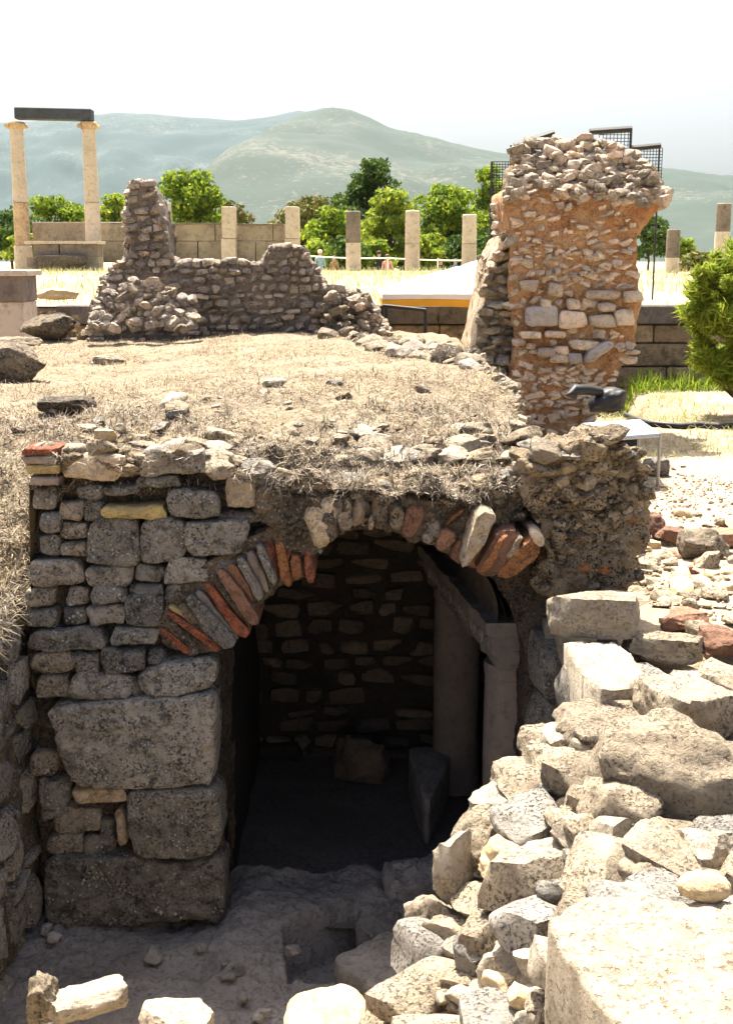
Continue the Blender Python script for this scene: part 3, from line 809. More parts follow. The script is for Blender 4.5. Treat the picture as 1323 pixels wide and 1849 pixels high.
XB = [([(150, 660), (215, 600), (250, 640), (450, 900), (420, 930)], 'core', 0.06), ([(290, 560), (340, 520), (560, 800), (620, 880), (600, 890)], 'coldark', 0.06), ([(425, 468), (455, 400), (640, 680), (715, 800), (690, 800)], 'core', 0.06),
      ([(520, 350), (598, 300), (740, 600), (700, 600)], 'redrock', 0.055), ([(665, 262), (735, 215), (860, 520), (825, 560)], 'coldark', 0.06), ([(800, 175), (885, 145), (925, 420), (915, 440)], 'brick', 0.055), ([(20, 760), (80, 720), (390, 940), (300, 975)], 'core', 0.05), ([(965, 150), (1040, 160), (1000, 262), (1000, 330)], 'brick', 0.06)]
for i, (pts, mk, pr) in enumerate(XB):
    face_stone(zz(pts), YF, mk, vault, depth=0.28, proud=pr, seed=580 + i, bulge=0.003, bev=0.006, rough=0.012, spacing=0.012, name='arch_brick', rnd=1)
z7 = lambda pts: [(380 + x / 2.134, 780 + y / 2.134) for x, y in pts]
CR = [([(1030, 292), (1112, 318), (1060, 420), (1004, 505), (958, 520), (995, 400)], 'plaster', 0.20), ([(1110, 372), (1200, 384), (1150, 470), (1090, 562), (1008, 540)], 'redrock', 0.17),
      ([(1206, 428), (1262, 402), (1276, 470), (1160, 562), (1096, 556)], 'orange', 0.19), ([(1120, 400), (1150, 392), (1060, 548), (1030, 540)], 'orange', 0.185), ([(1190, 400), (1212, 410), (1110, 560), (1094, 552)], 'plaster', 0.18), ([(918, 332), (980, 288), (966, 322), (902, 366)], 'orange', 0.08),
      ([(1225, 385), (1275, 380), (1290, 440), (1250, 430)], 'plaster', 0.22)]
for i, (pts, mk, pr) in enumerate(CR):
    face_stone(z7(pts), YF, mk, vault, depth=0.30, proud=pr, seed=540 + i, bulge=0.003, bev=0.006, rough=0.018, spacing=0.011, name='arch_brick', rnd=1)
for i, pts in enumerate([[(352, 312), (420, 262), (482, 242), (492, 330), (455, 440), (402, 465), (380, 380)], [(545, 272), (600, 258), (596, 350), (548, 374)], [(608, 330), (640, 322), (626, 382), (604, 384)]]):
    face_stone(z7(pts), YF, 'plaster', vault, depth=0.2, proud=0.08, seed=560 + i, bulge=0.02, bev=0.015, rough=0.016, spacing=0.014, name='plaster_lump', rnd=1)
CP = [(572, 1004), (590, 980), (610, 960), (640, 953), (668, 952), (698, 957), (724, 964), (752, 974), (782, 987), (806, 1004), (832, 1022), (858, 1034), (884, 1044)]
rv = random.Random(27)
for i in range(len(CP) - 1):
    (xa, ya), (xb, yb) = CP[i], CP[i + 1]
    dx, dy = (xa + xb) / 2 - 655, (ya + yb) / 2 - 1215; L = math.hypot(dx, dy); dx, dy = dx / L, dy / L
    ln = rv.uniform(38, 66); g = rv.uniform(0.04, 0.14); dr = rv.uniform(-4, 7)
    q = [(xa + (xb - xa) * g - dx * dr, ya + (yb - ya) * g - dy * dr), (xb - (xb - xa) * g - dx * dr, yb - (yb - ya) * g - dy * dr), (xb + dx * ln, yb + dy * ln), (xa + dx * ln * rv.uniform(.85, 1.05) - 2, ya + dy * ln)]
    face_stone(q, YF, rv.choice(['wall', 'core', 'conglom', 'redrock', 'wall']), vault, depth=0.34, proud=rv.uniform(0.05, 0.10), seed=640 + i, bulge=0.006, bev=0.010, rough=0.018, spacing=0.013, name='voussoir', rnd=1)
# rubble bedded in the face over the arch and in the right-hand mass
r2 = random.Random(9)
for k in range(420):
    x, y = (r2.uniform(380, 1170) if k < 160 else r2.uniform(960, 1170)), r2.uniform(800, 1090)
    on_mass = x > 965
    if on_mass:
        if not inside(MASS, x, y): continue
        Y = 5.22
    else:
        if not inside(CROWN, x, y): continue
        Y = 5.26
    s = r2.choice([0.02, 0.025, 0.03, 0.04, 0.06, 0.08])
    p = P(x, y, Y + s * 0.12)
    stone(vault, 'rock', r2.choice(['conglom', 'core', 'conglom', 'palerub'] if r2.random() > 0.025 else ['orange']), p, (s * r2.uniform(1, 1.6), s, s * r2.uniform(0.6, 1.0)), r2.uniform(-.5, .5), r2.uniform(-.5, .5), r2.uniform(0, 3), rng=r2)
# stones along the broken upper edge
for k in range(150):
    x = r2.uniform(60, 1150)
    p = P(x, np.interp(x, [60, 110, 370, 500, 600, 820, 920, 985, 1100, 1150], [818, 822, 828, 858, 884, 888, 862, 822, 792, 812]) + r2.uniform(-8, 26), 5.27 if x < 960 else 5.16)
    s = r2.choice([0.03, 0.04, 0.05, 0.06, 0.09, 0.12])
    stone(vault, 'rock', r2.choice(['palerub', 'wall', 'conglom']), p + Vector((0, 0.05, 0)), (s * 1.5, s * 1.3, s * 0.7), r2.uniform(-.3, .3), r2.uniform(-.3, .3), r2.uniform(0, 6), rng=r2)

# ------------------------------------------------------------------ inside the chamber
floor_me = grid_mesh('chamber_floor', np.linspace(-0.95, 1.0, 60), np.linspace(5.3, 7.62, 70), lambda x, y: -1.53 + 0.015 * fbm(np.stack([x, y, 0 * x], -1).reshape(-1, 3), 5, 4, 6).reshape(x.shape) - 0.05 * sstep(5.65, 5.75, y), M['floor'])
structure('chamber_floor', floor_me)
def marble_column(px, pytop, Y, r, label):
    top = P(px, pytop, Y)
    h = top.z + 1.56
    c = thing('marble_column', label, 'column', (top.x, Y, -1.56), 'columns inside the chamber')
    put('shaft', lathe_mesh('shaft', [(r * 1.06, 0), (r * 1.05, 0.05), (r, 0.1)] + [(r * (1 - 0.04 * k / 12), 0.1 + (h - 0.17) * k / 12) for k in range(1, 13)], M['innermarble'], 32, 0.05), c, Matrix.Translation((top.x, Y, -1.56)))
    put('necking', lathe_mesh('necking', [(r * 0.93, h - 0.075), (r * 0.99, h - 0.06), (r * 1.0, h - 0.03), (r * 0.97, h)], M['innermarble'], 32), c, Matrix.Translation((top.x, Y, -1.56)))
marble_column(826, 1060, 6.98, 0.142, 'farther marble column standing in the dark chamber below the carved beam end')
marble_column(922, 1192, 5.82, 0.135, 'nearer marble column with bluish light, beside the right pier of the chamber')
# carved architrave resting on the columns
A0, A1 = P(934, 1170, 5.60), P(800, 1012, 7.25)
A0.z = A1.z = -0.225
dirv = (A1 - A0).normalized(); side = Vector((-dirv.y, dirv.x, 0))
if side.x > 0: side = -side
sect = [(-0.12, -0.11), (0.09, -0.11), (0.10, -0.045), (0.12, -0.035), (0.125, 0.045), (0.15, 0.06), (0.155, 0.13), (-0.12, 0.13)]
bm = bmesh.new()
rows = []
for t in np.linspace(0, 1, 14):
    c = A0.lerp(A1, t)
    rows.append([bm.verts.new(c + side * a + Vector((0, 0, b))) for a, b in sect])
for i in range(len(rows) - 1):
    for j in range(len(sect)):
        k = (j + 1) % len(sect); bm.faces.new((rows[i][j], rows[i][k], rows[i + 1][k], rows[i + 1][j]))
bm.faces.new(rows[0]); bm.faces.new(rows[-1][::-1])
for e in range(2): bmesh.ops.subdivide_edges(bm, edges=bm.edges[:], cuts=1, use_grid_fill=True)
co_ = np.array([v.co[:] for v in bm.verts]); dd_ = np.stack([fbm(co_, 9, 4, 300 + j, 0.6) for j in range(3)], 1) * 0.022
for v_, d_ in zip(bm.verts, dd_): v_.co += Vector(d_)
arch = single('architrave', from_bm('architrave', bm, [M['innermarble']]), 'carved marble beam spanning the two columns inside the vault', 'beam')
nI = 30; iv, if_ = [], []
for k in range(nI):
    y = 5.62 + (7.6 - 5.62) * k / (nI - 1); t = (y - A0.y) / (A1.y - A0.y); xb = A0.x + (A1.x - A0.x) * t
    for j, q in enumerate(np.linspace(0, 1, 8)):
        x0, z0 = xb - 0.10, -0.10; an = math.radians(46); x1, z1 = c0.x + RAD * 1.03 * math.cos(an), c0.z + RAD * math.sin(an)
        bulge_ = 0.05 * math.sin(math.pi * q)
        iv.append((x0 + (x1 - x0) * q + bulge_, y, z0 + (z1 - z0) * q))
iv = np.array(iv); iv += 0.025 * np.stack([fbm(iv, 6, 3, 90 + j) for j in range(3)], 1)
if_ = [(k * 8 + j, k * 8 + j + 1, (k + 1) * 8 + j + 1, (k + 1) * 8 + j) for k in range(nI - 1) for j in range(7)]
solid_part('vault_springing', mesh_np('vault_springing', iv, if_, [M['dark']]), vault)
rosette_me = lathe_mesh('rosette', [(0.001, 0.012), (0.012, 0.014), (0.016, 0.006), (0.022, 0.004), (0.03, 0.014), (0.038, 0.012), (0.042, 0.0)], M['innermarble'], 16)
for t in np.linspace(0.05, 0.9, 11):
    c = A0.lerp(A1, float(t)) + side * 0.121 + Vector((0, 0, 0.005))
    put('rosette', rosette_me, arch, Matrix.Translation(c) @ side.to_track_quat('Z', 'Y').to_matrix().to_4x4())
p = P(652, 1345, 7.1); p.z = -1.58; hero('boulder', 31, p, (0.36, 0.3, 0.34), 'dark', 'rounded boulder on the chamber floor against the rear wall', 'boulder', k=0.7)
p = PZ(850, 1400, -1.58); hero('fallen_block', 32, p + Vector((0.02, 0.12, 0)), (0.26, 0.34, 0.52), 'dark', 'upright broken block leaning between the two marble columns', 'stone block', k=0.4, rx=-0.12, rough=0.3)
tri = [PZ(735, 1347, -1.30), PZ(818, 1345, -1.30), PZ(806, 1385, -1.30), PZ(776, 1445, -1.30), PZ(764, 1442, -1.30)]
tag(poly_stone('triangular_slab', [(q.x, q.y) for q in tri], (0, 0, -1.30), XA, YA, ZA, 0.26, 'pit', seed=77, rough=0.006, bulge=0.004, bev=0.01), 'wedge-shaped pale slab standing on the dark chamber floor', 'stone slab')
p = PZ(480, 1370, -1.58); hero('fallen_block', 33, p + Vector((0, 0.1, 0)), (0.5, 0.3, 0.12), 'darkcore', 'low dark block at the foot of the rear wall, left of the boulder', 'stone block', k=0.3)

# ------------------------------------------------------------------ the pit in front
def top_stone(name, px, z, depth, mk, seed, label=None, cat=None, parent=None, group=None, **kw):
    q = [PZ(x, y, z) for x, y in px]
    o = poly_stone(name, [(a.x, a.y) for a in q], (0, 0, z), XA, YA, ZA, depth, mk, parent, seed, **kw)
    if label: tag(o, label, cat, group)
    return o
HOLE = [(lambda q: (q.x, q.y))(PZ(x, y, -1.5)) for x, y in ((512, 1690), (640, 1650), (740, 1690), (730, 1790), (520, 1775))]
def z_pit(x, y):
    p = np.stack([x, y, np.zeros_like(x)], -1).reshape(-1, 3)
    z = -1.50 + 0.05 * sstep(-0.75, -0.6, x) * sstep(4.2, 5.0, y) + (0.09 * fbm(p, 3.2, 5, 71, 0.6) + 0.02 * fbm(p, 20, 3, 72)).reshape(x.shape)
    return np.where(inside_np(HOLE, x, y), z - 0.28, z)
structure('pit_floor', grid_mesh('pit_floor', np.linspace(-1.85, 1.0, 240), np.linspace(3.3, 5.75, 210), z_pit, M['pitfloor']))
pave = thing('pit_paving', 'worn grey slabs paving the shaded pit before the arch', 'paving', (-0.3, 4.9, -1.56))
SL = [([(640, 1640), (700, 1612), (760, 1600), (790, 1630), (780, 1664), (700, 1690), (650, 1672)], -1.46), 
      ([(690, 1556), (800, 1532), (830, 1572), (770, 1602), (700, 1606)], -1.38), ([(712, 1672), (840, 1628), (850, 1680), (760, 1724)], -1.36), ([(520, 1790), (600, 1800), (620, 1880), (500, 1880)], -1.47)]
for i, (px, z) in enumerate(SL):
    top_stone('slab', px, z, 0.3, 'pit', 600 + i, parent=pave, rough=0.035, bulge=0.012, bev=0.03, spacing=0.025)
top_stone('loose_block', [(594, 1728), (640, 1712), (706, 1676), (734, 1700), (722, 1776), (664, 1790), (648, 1764)], -1.30, 0.24, 'pit', 610, 'loose squared grey block tipped into the hole in the pit floor', 'stone block', rough=0.008, bev=0.012)
r3 = random.Random(12)
for i in range(22):
    x, y = r3.uniform(80, 780), r3.uniform(1620, 1840)
    q = PZ(x, y, -1.45); s = r3.uniform(0.02, 0.06)
    stone(pave, 'rock', 'pit', q, (s * 1.5, s * 1.2, s), r3.uniform(-.3, .3), 0, r3.uniform(0, 6), rng=r3)

# wall closing the pit on the left
lw = thing('left_pit_wall', 'dark rubble wall lining the left side of the pit', 'wall', (-1.6, 4.5, -1.55))
lwm = core_mesh('wall_core', [([(-1.95, -1.6), (-1.60, -1.6), (-1.585, -0.1), (-1.95, -0.1)], 2.9, 5.6)], 0.03, 0.05, 5, 'core', 15, 0.01)
solid_part('wall_core', lwm, lw)
pack(lw, [(3.0, -1.55), (5.42, -1.55), (5.42, 0.10), (3.0, 0.10)], (-1.57, 0, 0), (0, 1, 0), ZA, (1, 0, 0), (0.10, 0.24), (0.14, 0.42), ['wall', 'wallbig'], 0.16, (0.0, 0.05), 0.95, 0.1, seed=31)
# right side of the pit: big blocks, then rubble
rw = thing('right_pit_wall', 'shaded wall of large blocks under the right end of the arch', 'wall', (0.8, 4.9, -1.55))
def seg_pack(parent, a, b, v0, v1, rh, rw_, mats, depth, proud, seed, fill=1.0, kind='mason', rot=0.05):
    a, b = Vector((a[0], a[1], 0)), Vector((b[0], b[1], 0)); U = (b - a).normalized(); L = (b - a).length
    Nn = Vector((-U.y, U.x, 0))
    if (Vector((-0.3, 4.7, 0)) - a).dot(Nn) < 0: Nn = -Nn
    return pack(parent, [(0, v0), (L, v0), (L, v1), (0, v1)], a, U, ZA, Nn, rh, rw_, mats, depth, proud, fill, 0.06, seed, kind=kind, rot=rot)
rwc = bmesh.new(); bm_box(rwc, (1.02, 4.95, -0.85), (0.4, 0.9, 1.5)); solid_part('wall_core', from_bm('wall_core', rwc, [M['core']]), rw)
seg_pack(rw, (0.80, 4.55), (0.735, 5.4), -1.6, 0.04, (0.24, 0.32), (0.38, 0.5), ['wallbig'], 0.22, (0.0, 0.02), 41, rot=0.02)

# ------------------------------------------------------------------ the rubble bank at the right
bank = thing('rubble_bank', 'sunlit bank of loose broken limestone at the right edge of the pit', 'rubble', (0.7, 3.7, -0.3))
for (a, b, z1, s) in (((0.88, 4.47), (0.74, 4.26), -0.2, 1), ((0.74, 4.26), (0.50, 4.00), -0.28, 2), ((0.50, 4.00), (0.24, 3.60), -0.45, 3)):
    seg_pack(bank, a, b, -1.6, z1, (0.10, 0.2), (0.12, 0.3), ['palerub', 'wall'], 0.2, (0.0, 0.06), 50 + s, rot=0.12)
def place(px, py, z): return PZ(px, py, z)
def hr(px, py, z, size, mk, seed, label=None, cat='rock', name='rock', **kw):
    p = PZ(px, py, z) + Vector((0, size[1] * 0.35, 0))
    kw.setdefault('sink', 0.1 if label else 0.28)
    return hero(name, seed, p, size, mk, label, cat, parent=None if label else bank, **kw)
# the large dressed blocks
top_stone('limestone_block', [(1012, 1153), (1122, 1158), (1177, 1222), (1094, 1243), (1060, 1222)], 0.08, 0.5, 'pale', 700, 'large squared limestone block with bright top beside the pit corner', 'stone block', rough=0.012, bev=0.02, bulge=0.01)
top_stone('limestone_block', [(1182, 1222), (1240, 1206), (1312, 1214), (1318, 1240), (1200, 1248)], -0.02, 0.35, 'pale', 701, 'squared block with dark end face, right of the bright-topped limestone block', 'stone block', rough=0.012, bev=0.02)
top_stone('flat_block', [(980, 1676), (1010, 1636), (1090, 1612), (1400, 1640), (1520, 1900), (1140, 1900), (1112, 1852)], 0.0, 0.42, 'flat', 702, 'broad smooth pale block with flat top in the bottom right corner', 'stone block', rough=0.013, bev=0.012, bulge=0.004, rnd=1)
hr(1075, 1148, 0.09, (0.38, 0.25, 0.19), 'pale', 71, 'rounded pinkish block lying behind the bright-topped limestone block', 'stone block', name='limestone_block', k=0.3, cuts=4, rough=0.1, rz=-0.12)
hr(1225, 1490, -0.12, (0.52, 0.40, 0.32), 'palerub', 72, 'big boulder with dark undercut front above the flat block', 'boulder', name='boulder', k=0.35, cuts=8, rz=-0.22)
hr(1035, 1470, -0.25, (0.36, 0.36, 0.24), 'palerub', 73, 'sloping sunlit rock at the lip of the pit, left of the big boulder', rx=0.1, ry=0.35, rz=0.4, k=0.4)
hr(1245, 1360, -0.06, (0.36, 0.40, 0.24), 'palerub', 74, 'pitted pale rock just behind the big boulder', ry=0.2, k=0.4, rz=0.5)
hr(1110, 1385, -0.12, (0.40, 0.42, 0.16), 'palerub', 79, 'low pale rock in front of the bright-topped limestone block', k=0.4, rz=0.2)
hr(1242, 1143, 0.0, (0.22, 0.2, 0.09), 'redrock', 75, 'flat red-sided stone on the sandy ground behind the blocks', rz=-0.1, k=0.3)
hr(1165, 1568, -0.12, (0.13, 0.15, 0.12), 'pale', 76, 'small bright pointed stone between the big boulder and the flat block', k=0.5, rx=0.3)
hr(1276, 1632, 0.0, (0.135, 0.10, 0.072), 'sand', 77, 'smooth oval cobble resting on the flat block', 'cobble', name='cobble', k=1.0, cuts=0, rough=0.03, rz=-0.15)
hr(930, 1625, -0.35, (0.27, 0.24, 0.16), 'sand', 78, 'tan slab leaning at the lip of the pit beside the flat block', rx=-0.2, ry=0.45, k=0.3, name='leaning_slab', cat='stone slab')
FILL = [(845, 1640, -0.45, (0.10, 0.26, 0.30)), (880, 1560, -0.35, (0.16, 0.2, 0.2)), (905, 1500, -0.3, (0.18, 0.2, 0.16)), (950, 1440, -0.25, (0.2, 0.2, 0.16)), (985, 1385, -0.22, (0.22, 0.2, 0.16)),
        (790, 1720, -0.6, (0.12, 0.2, 0.24)), (830, 1780, -0.6, (0.13, 0.3, 0.22)), (870, 1849, -0.6, (0.14, 0.24, 0.2)), (890, 1740, -0.45, (0.14, 0.2, 0.16)), (930, 1800, -0.45, (0.12, 0.2, 0.14)),
        (960, 1760, -0.4, (0.10, 0.16, 0.12)), (905, 1690, -0.42, (0.12, 0.14, 0.12)), (1060, 1560, -0.2, (0.22, 0.2, 0.14)), (1010, 1600, -0.25, (0.16, 0.2, 0.14)), (1100, 1520, -0.2, (0.2, 0.2, 0.12)),
        (1120, 1600, -0.14, (0.16, 0.14, 0.1)), (1290, 1560, -0.08, (0.2, 0.16, 0.1)), (1310, 1320, 0.0, (0.2, 0.2, 0.15)), (980, 1540, -0.3, (0.2, 0.2, 0.12)), (1180, 1300, -0.05, (0.14, 0.2, 0.12)),
        (760, 1760, -0.7, (0.12, 0.16, 0.16)), (1000, 1849, -0.4, (0.12, 0.16, 0.14)), (1190, 1610, -0.12, (0.1, 0.1, 0.07))]
for i, (x, y, z, s) in enumerate(FILL):
    hr(x, y, z, s, RNG.choice(['palerub', 'pale', 'palerub']), 800 + i, rz=RNG.uniform(0, 6), rx=RNG.uniform(-.3, .3), ry=RNG.uniform(-.3, .5), k=RNG.uniform(0.3, 0.55), n=12, name='stone')
r4 = random.Random(14)
for i in range(150):
    x, y = r4.uniform(780, 1323), r4.uniform(1330, 1849)
    zt = np.interp(x, [740, 900, 1100, 1323], [-0.75, -0.4, -0.2, -0.12])
    q = PZ(x, y, zt)
    if inside(PIT, q.x, q.y): continue
    s = r4.uniform(0.025, 0.085)
    stone(bank, 'rock', r4.choice(['palerub', 'palerub', 'pale', 'sand']), q, (s * r4.uniform(1, 1.7), s, s * r4.uniform(.5, 1)), r4.uniform(-.6, .6), r4.uniform(-.6, .6), r4.uniform(0, 6), rng=r4)
# craggy crust of broken rock that the loose stones lie in
def crag(x, y, scale, seed, tilt):
    cx, cy = np.floor(x * scale), np.floor(y * scale)
    d1 = np.full(x.shape, 9.0); d2 = np.full(x.shape, 9.0); h = np.zeros(x.shape)
    for i in (-1, 0, 1):
        for j in (-1, 0, 1):
            gx, gy = (cx + i).astype(np.int64), (cy + j).astype(np.int64); o = gx * 0
            px_ = gx + 0.1 + 0.8 * _hash(gx, gy, o, seed); py_ = gy + 0.1 + 0.8 * _hash(gx, gy, o + 1, seed)
            dx, dy = x * scale - px_, y * scale - py_
            d = np.sqrt(dx * dx + dy * dy)
            hh = (_hash(gx, gy, o + 2, seed) - 0.5) + tilt * (dx * (_hash(gx, gy, o + 3, seed) - 0.5) + dy * (_hash(gx, gy, o + 4, seed) - 0.5))
            new = d < d1
            d2 = np.where(new, d1, np.minimum(d2, d)); h = np.where(new, hh, h); d1 = np.where(new, d, d1)
    return h, d2 - d1
FLATB = [(lambda q: (q.x, q.y))(PZ(x, y, 0.0)) for x, y in ((990, 1680), (1016, 1644), (1094, 1622), (1390, 1650), (1500, 1900), (1150, 1900))]
def crust_z(x, y):
    p = np.stack([x, y, np.zeros_like(x)], -1).reshape(-1, 3)
    wx = x + 0.05 * fbm(p, 6, 3, 61).reshape(x.shape); wy = y + 0.05 * fbm(p, 6, 3, 62).reshape(x.shape)
    h1, e1 = crag(wx, wy, 4.6, 63, 0.9); h2, e2 = crag(wx, wy, 12.0, 64, 0.7)
    z = z_low(x, y) + 0.06 + 0.05 * h1 - 0.03 * (1 - sstep(0.0, 0.14, e1)) + 0.02 * h2 - 0.02 * (1 - sstep(0.0, 0.16, e2))
    z = z + (0.016 * fbm(p, 16, 4, 65, 0.6)).reshape(x.shape)
    z = z - 0.35 * inside_np(FLATB, x, y)
    return z - 0.35 * (1 - sstep(2.2, 2.4, y)) - 0.2 * sstep(4.5, 4.75, y) - 0.2 * sstep(1.35, 1.6, x)
PITIN = [(x + (0.03 if x > -0.2 and y < 5 else 0), y) for x, y in PIT]
solid_part('rock_crust', grid_mesh('rock_crust', np.linspace(-0.1, 1.7, 240), np.linspace(2.15, 4.8, 360), crust_z, M['palerub'], keep=lambda x, y: ~inside_np(PITIN, x, y)), bank)
rp = random.Random(41); laid = []
for (rad, cnt) in ((0.12, 60), (0.085, 160), (0.055, 380), (0.035, 380)):
    for k in range(cnt * 6):
        if cnt <= 0: break
        x, y = rp.uniform(0.12, 1.65), rp.uniform(2.35, 4.62)
        if inside(PIT, x, y) or inside(FLATB, x, y): continue
        if any((x - a) ** 2 + (y - b) ** 2 < ((rad + c) * 0.80) ** 2 for a, b, c in laid): continue
        laid.append((x, y, rad)); cnt -= 1
        z = float(z_low(np.array([x]), np.array([y]))[0]) + 0.09
        stone(bank, rp.choice(['mason', 'rock', 'mason', 'flat']), rp.choice(['palerub', 'palerub', 'pale', 'bankgrey']), (x, y, z + rad * rp.uniform(-0.25, 0.25)), (rad * rp.uniform(1.8, 2.4), rad * rp.uniform(1.5, 2.1), rad * rp.uniform(1.0, 1.6)), rp.uniform(-.25, .25), rp.uniform(-.1, .4), rp.uniform(0, 6.28), rng=rp)
# sunlit stones on the near lip
top_stone('lip_block', [(516, 1800), (560, 1776), (640, 1770), (664, 1800), (668, 1900), (510, 1900)], -0.80, 0.75, 'sand', 720, 'left of two yellowish sunlit blocks on the near lip of the pit', 'stone block', rough=0.012)
top_stone('lip_block', [(668, 1806), (700, 1776), (744, 1772), (762, 1800), (800, 1900), (676, 1900)], -0.78, 0.75, 'sand', 721, 'right of two yellowish sunlit blocks on the near lip of the pit', 'stone block', rough=0.012)
p = PZ(160, 1830, -0.75); hero('lip_slab', 722, p, (0.26, 0.12, 0.09), 'pale', 'narrow bright slab pointing into the pit in the bottom left corner', 'stone slab', rz=0.45, k=0.2, cuts=4)
p = PZ(80, 1835, -0.75); hero('lip_stone', 723, p, (0.10, 0.1, 0.16), 'palerub', 'ragged upright stone at the bottom left corner', 'rock', k=0.4, rough=0.4)
p = PZ(320, 1870, -0.75); hero('lip_stone', 724, p, (0.24, 0.16, 0.1), 'pale', 'bright stone at the bottom edge between the slab and the yellowish blocks', 'rock', k=0.3)

# ------------------------------------------------------------------ loose stones on the sandy ground, right
r5 = random.Random(15)
n_scatter = 0
for i in range(2600):
    x, y = r5.uniform(1085, 1335), r5.uniform(845, 1345)
    q = PZ(x, y, 0.0)
    if q.x < 1.30 and q.y > 4.95: continue
    d = 0.25 + 0.75 * (math.sin(q.x * 4.1 + 1) * math.sin(q.y * 2.3) > 0.05) if y > 930 else 0.12
    if r5.random() > d: continue
    s = r5.choice([0.02, 0.03, 0.03, 0.04, 0.05, 0.06, 0.08, 0.11]) * r5.uniform(0.8, 1.2)
    mk = 'redrock' if r5.random() < 0.13 else r5.choice(['pale', 'palerub', 'palerub', 'sand'])
    big = s > 0.085
    o = put('loose_stone', r5.choice(lib('rock' if s > 0.035 else 'pebble', mk)), None, rmat((q.x, q.y, surf(q.x, q.y) + s * 0.15), (s * r5.uniform(1.1, 1.8), s * r5.uniform(.9, 1.3), s * r5.uniform(.5, .9)), r5.uniform(-.3, .3), r5.uniform(-.3, .3), r5.uniform(0, 6)))
    if mk == 'redrock': tag(o, 'small red-brown stone scattered on the pale sandy ground', 'stone', 'red-brown stones on the sandy ground')
    else: tag(o, 'small pale stone scattered on the sandy ground', 'stone', 'pale loose stones on the sandy ground')
    n_scatter += 1
    if n_scatter >= 270: break
rg = np.random.RandomState(51)
gx_, gy_ = rg.uniform(0.9, 4.2, 9000), rg.uniform(3.6, 9.0, 9000)
kp = (rg.uniform(0, 1, 9000) < clumpy(gx_, gy_)) & ~((gx_ < 1.35) & (gy_ > 4.95)); gx_, gy_ = gx_[kp], gy_[kp]
bv, bf = cube_grid(2); bv = bv / np.linalg.norm(bv, axis=1)[:, None]
ng = len(gx_); sz = rg.choice([0.004, 0.006, 0.008, 0.013], ng)[:, None, None] * rg.uniform(0.6, 1.3, (ng, 1, 3))
jit = bv[None] * (1 + rg.uniform(-.3, .3, (ng, len(bv), 1)))
gv = (jit * sz + np.stack([gx_, gy_, z_low(gx_, gy_) + 0.004], 1)[:, None, :]).reshape(-1, 3)
gf = (bf[None] + (np.arange(ng) * len(bv))[:, None, None]).reshape(-1, 4)
tag(put('gravel', mesh_np('gravel', gv, gf, [M['gravel']], smooth=False)), kind='stuff')
hr(1178, 972, 0.0, (0.16, 0.15, 0.15), 'redrock', 91, 'dark brown upright stone beside the foot of the conglomerate mass', k=0.4)
hr(1215, 982, 0.0, (0.20, 0.16, 0.10), 'redrock', 92, 'orange-brown stone just right of the dark upright stone', k=0.4)
hr(1275, 1012, 0.0, (0.28, 0.2, 0.18), 'palerub', 93, 'pitted grey stone with bright top among the rubble at the right edge', k=0.4)
hr(1318, 990, 0.0, (0.24, 0.2, 0.1), 'redrock', 94, 'flat reddish stone cut by the right edge of the picture', k=0.3)
hr(1310, 1190, 0.0, (0.22, 0.2, 0.12), 'redrock', 95, 'rust-red rock at the right edge above the pitted pale rock', k=0.4)
hr(1200, 1195, 0.0, (0.34, 0.2, 0.12), 'palerub', 96, 'long pale stone with brown side, right of the rounded pinkish block', k=0.35, rz=-0.3)
hr(1150, 990, 0.0, (0.22, 0.18, 0.1), 'wall', 97, 'grey stone tucked against the foot of the conglomerate mass', k=0.45)

# ------------------------------------------------------------------ straw, twigs, grass (uncountable)
def blades(name, base, length, width, lift, mat, seed, spread=1.0, droop=0.5, kind='stuff'):
    rng = np.random.RandomState(seed)
    n = len(base)
    L = length * rng.uniform(0.5, 1.5, n); az = rng.uniform(0, 2 * math.pi, n)
    el = np.clip(rng.normal(lift, 0.35, n), -0.3, 1.5)
    d = np.stack([np.cos(az) * np.cos(el), np.sin(az) * np.cos(el), np.sin(el)], 1)
    d2 = d.copy(); d2[:, 2] -= droop * rng.uniform(0, 1.4, n); d2 /= np.linalg.norm(d2, axis=1)[:, None]
    sd = np.stack([-np.sin(az), np.cos(az), rng.uniform(-.6, .6, n)], 1)
    w = (width * rng.uniform(0.6, 1.4, n))[:, None]
    a = base - d * 0.01; b = a + d * (L * 0.5)[:, None]; c = b + d2 * (L * 0.5)[:, None]
    v = np.stack([a - sd * w, a + sd * w, b + sd * w * 0.8, b - sd * w * 0.8, c + sd * w * 0.25, c - sd * w * 0.25], 1).reshape(-1, 3)
    i = np.arange(n) * 6
    f = np.concatenate([np.stack([i, i + 1, i + 2, i + 3], 1), np.stack([i + 3, i + 2, i + 4, i + 5], 1)])
    return tag(put(name, mesh_np(name, v, f, [mat], smooth=False)), kind=kind)
def scatter(n, x0, x1, y0, y1, zf, seed, dens=None, near=False):
    rng = np.random.RandomState(seed)
    x = rng.uniform(x0, x1, n)
    y = y0 + (y1 - y0) * (rng.uniform(0, 1, n) ** (1.7 if near else 1.0))
    if dens is not None:
        k = rng.uniform(0, 1, n) < dens(x, y); x, y = x[k], y[k]
    return np.stack([x, y, zf(x, y)], 1)
vis = lambda x, y: (np.abs(x) < 0.34 * y + 0.35) & (x < 1.15)
b1 = scatter(200000, -4.2, 1.25, 5.25, 12.6, lambda x, y: mound_mesh_z(x, y), 1, lambda x, y: np.clip(clump(x, y, 5) * 1.2 - 0.25 * (y < 7.5), 0, 1) * np.clip(0.55 + 2.6 * fbm(np.stack([x, y, 0 * x], 1), 1.3, 3, 55), 0.08, 1) * vis(x, y) * (y > y_start(x) - 0.02), True)
